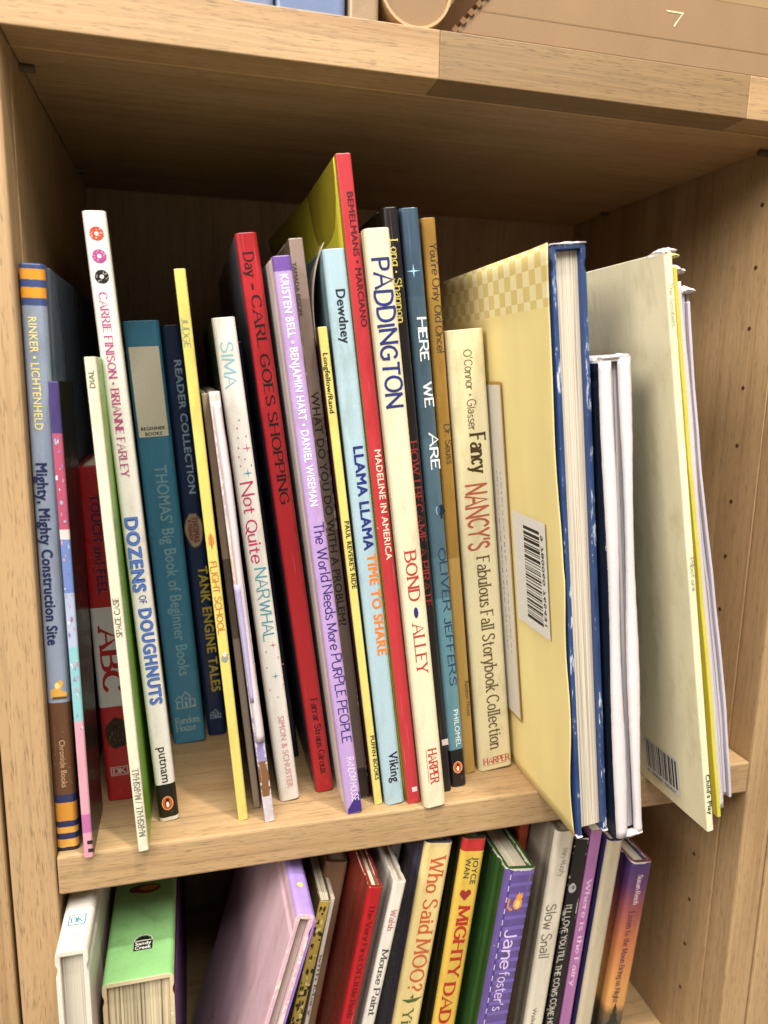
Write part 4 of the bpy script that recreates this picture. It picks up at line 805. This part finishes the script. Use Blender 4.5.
make('orange', 'orange-red book set far back behind the purple striped one', 'hard', '#a8432a', '#b04a2c', wear=.3, group=GLW)
make('snail', 'cream-white hardcover with grey handwritten lettering, right of the purple striped one', 'hard', '#8d8374', '#d6ccb8', wear=.3, group=GLW)
make('black', 'black book with small white capitals beside the cream-white hardcover', 'paper', '#151215', '#1a1718', wear=.8, group=GLW)
make('mauve', 'mauve-pink book with pale pink lettering next to the black one', 'paper', '#7a4a70', '#a0699a', wear=.5, group=GLW)
make('beige', 'plain beige spine with a navy cover, left of the sunset-coloured book', 'hard', '#2c2850', '#b5a88e', wear=.4, group=GLW)
make('night', 'sunset-coloured hardcover, purple fading to orange, at the right end of the lower shelf', 'hard', '#6a4038', grad=True, wear=.9, group=GLW, sideb=DATA['night']['bands'])

# ---------------------------------------------------------------- upper shelf
ZS = IH + TH + .0002
def simple(label, x, y, t, h, d, side, group, kind='hard', wear=.3):
    raw('tmp', (x, y, ZS), 0, t, h, d); return make('tmp', label, kind, side, wear=wear, group=group)
GT = 'books on the top shelf'
simple('narrow steel-blue spine at the left on the top shelf', .082, .0015, .0158, .25, .19, '#737f9c', GT)
simple('wide steel-blue spine beside the tan one on the top shelf', .0985, .0015, .0275, .26, .19, '#6c7a9c', GT)
simple('tan spine beside the round tube on the top shelf', .1272, .0020, .0125, .24, .19, '#9c8468', GT, 'board')
tb = empty('cardboard_tube', (.1552, .004, ZS + .0150), 'brown cardboard tube lying end-on between the tan spine and the box', 'tube')
card = cover_mat('#8c6f50', (1, 1, 1), None, 0, .8); cardl = cover_mat('#b89a70', (1, 1, 1), None, 0, .8)
cyl('end_cap', (0, 0, 0), .0138, .004, 1, card, tb, 40)
V = []; F = []
for i in range(40):
    a = 2 * math.pi * i / 40
    for rr_, yy in ((.0150, -.0015), (.0150, .2), (.0139, .2), (.0139, -.0015)): V.append((rr_ * math.cos(a), yy, rr_ * math.sin(a)))
for i in range(40):
    for q in range(4): F.append((4 * i + q, 4 * i + (q + 1) % 4, 4 * ((i + 1) % 40) + (q + 1) % 4, 4 * ((i + 1) % 40) + q))
fixn(pydata('tube_wall', V, F, tb, [cardl]))
bx = empty('cardboard_box', (.1710, .0015, ZS), 'flat brown cardboard box with a slanted corrugated end and a small white mark', 'box')
V = [(0, 0, 0), (.186, 0, 0), (.186, 0, .043), (.040, 0, .043), (0, .20, 0), (.186, .20, 0), (.186, .20, .043), (.040, .20, .043)]
bevel(fixn(pydata('box_body', V, [(0, 1, 2, 3), (4, 5, 6, 7), (0, 1, 5, 4), (1, 2, 6, 5), (2, 3, 7, 6), (3, 0, 4, 7)], bx, [card])), .0008)
box('box_lid', (.034, -.0012, .0440), (.1865, .201, .060), card, bx, .0008)
V = []; F = []
for i in range(13):       # corrugation showing along the slanted end
    a = i / 12; x, z = .040 * a, .043 * a; b = len(V)
    V += [(x - .0012, -.0010, z + .0008), (x + .0006, -.0010, z - .0004), (x + .0022, -.0010, z + .0016), (x + .0004, -.0010, z + .0028)]; F.append((b, b + 1, b + 2, b + 3))
o = pydata('corrugated_edge', V, F, bx, [plain('#73563a', .9)]); s = o.modifiers.new('solid', 'SOLIDIFY'); s.thickness = .0008
shape(bx, [([(0, 0), (.0092, 0), (.0092, -.0006), (.0008, -.0006)], '#d8c8a8'), ([(.0092, 0), (.0050, -.0062), (.0044, -.0058), (.0084, -.0004)], '#d8c8a8')], lambda a, b, l: (.098 + a, -l, .0215 + b), 'white_mark')

shape(bx, [([(.044, .0285), (.186, .0290), (.186, .0405), (.047, .0400)], '#967a58'), ([(.012, .0095), (.186, .0100), (.186, .0106), (.012, .0100)], '#7a5f42')], lambda a, b, l: (a, -l, b), 'packing_tape', .00006)
# the neighbouring case on the right holds one red book in view
raw('tmp', (NX + .0006, .006, ZL), 0, .016, .19, .18)
make('tmp', 'red book in the neighbouring bookcase, peeping past the right upright', 'hard', '#8d1a20', wear=.3, group=GLW)
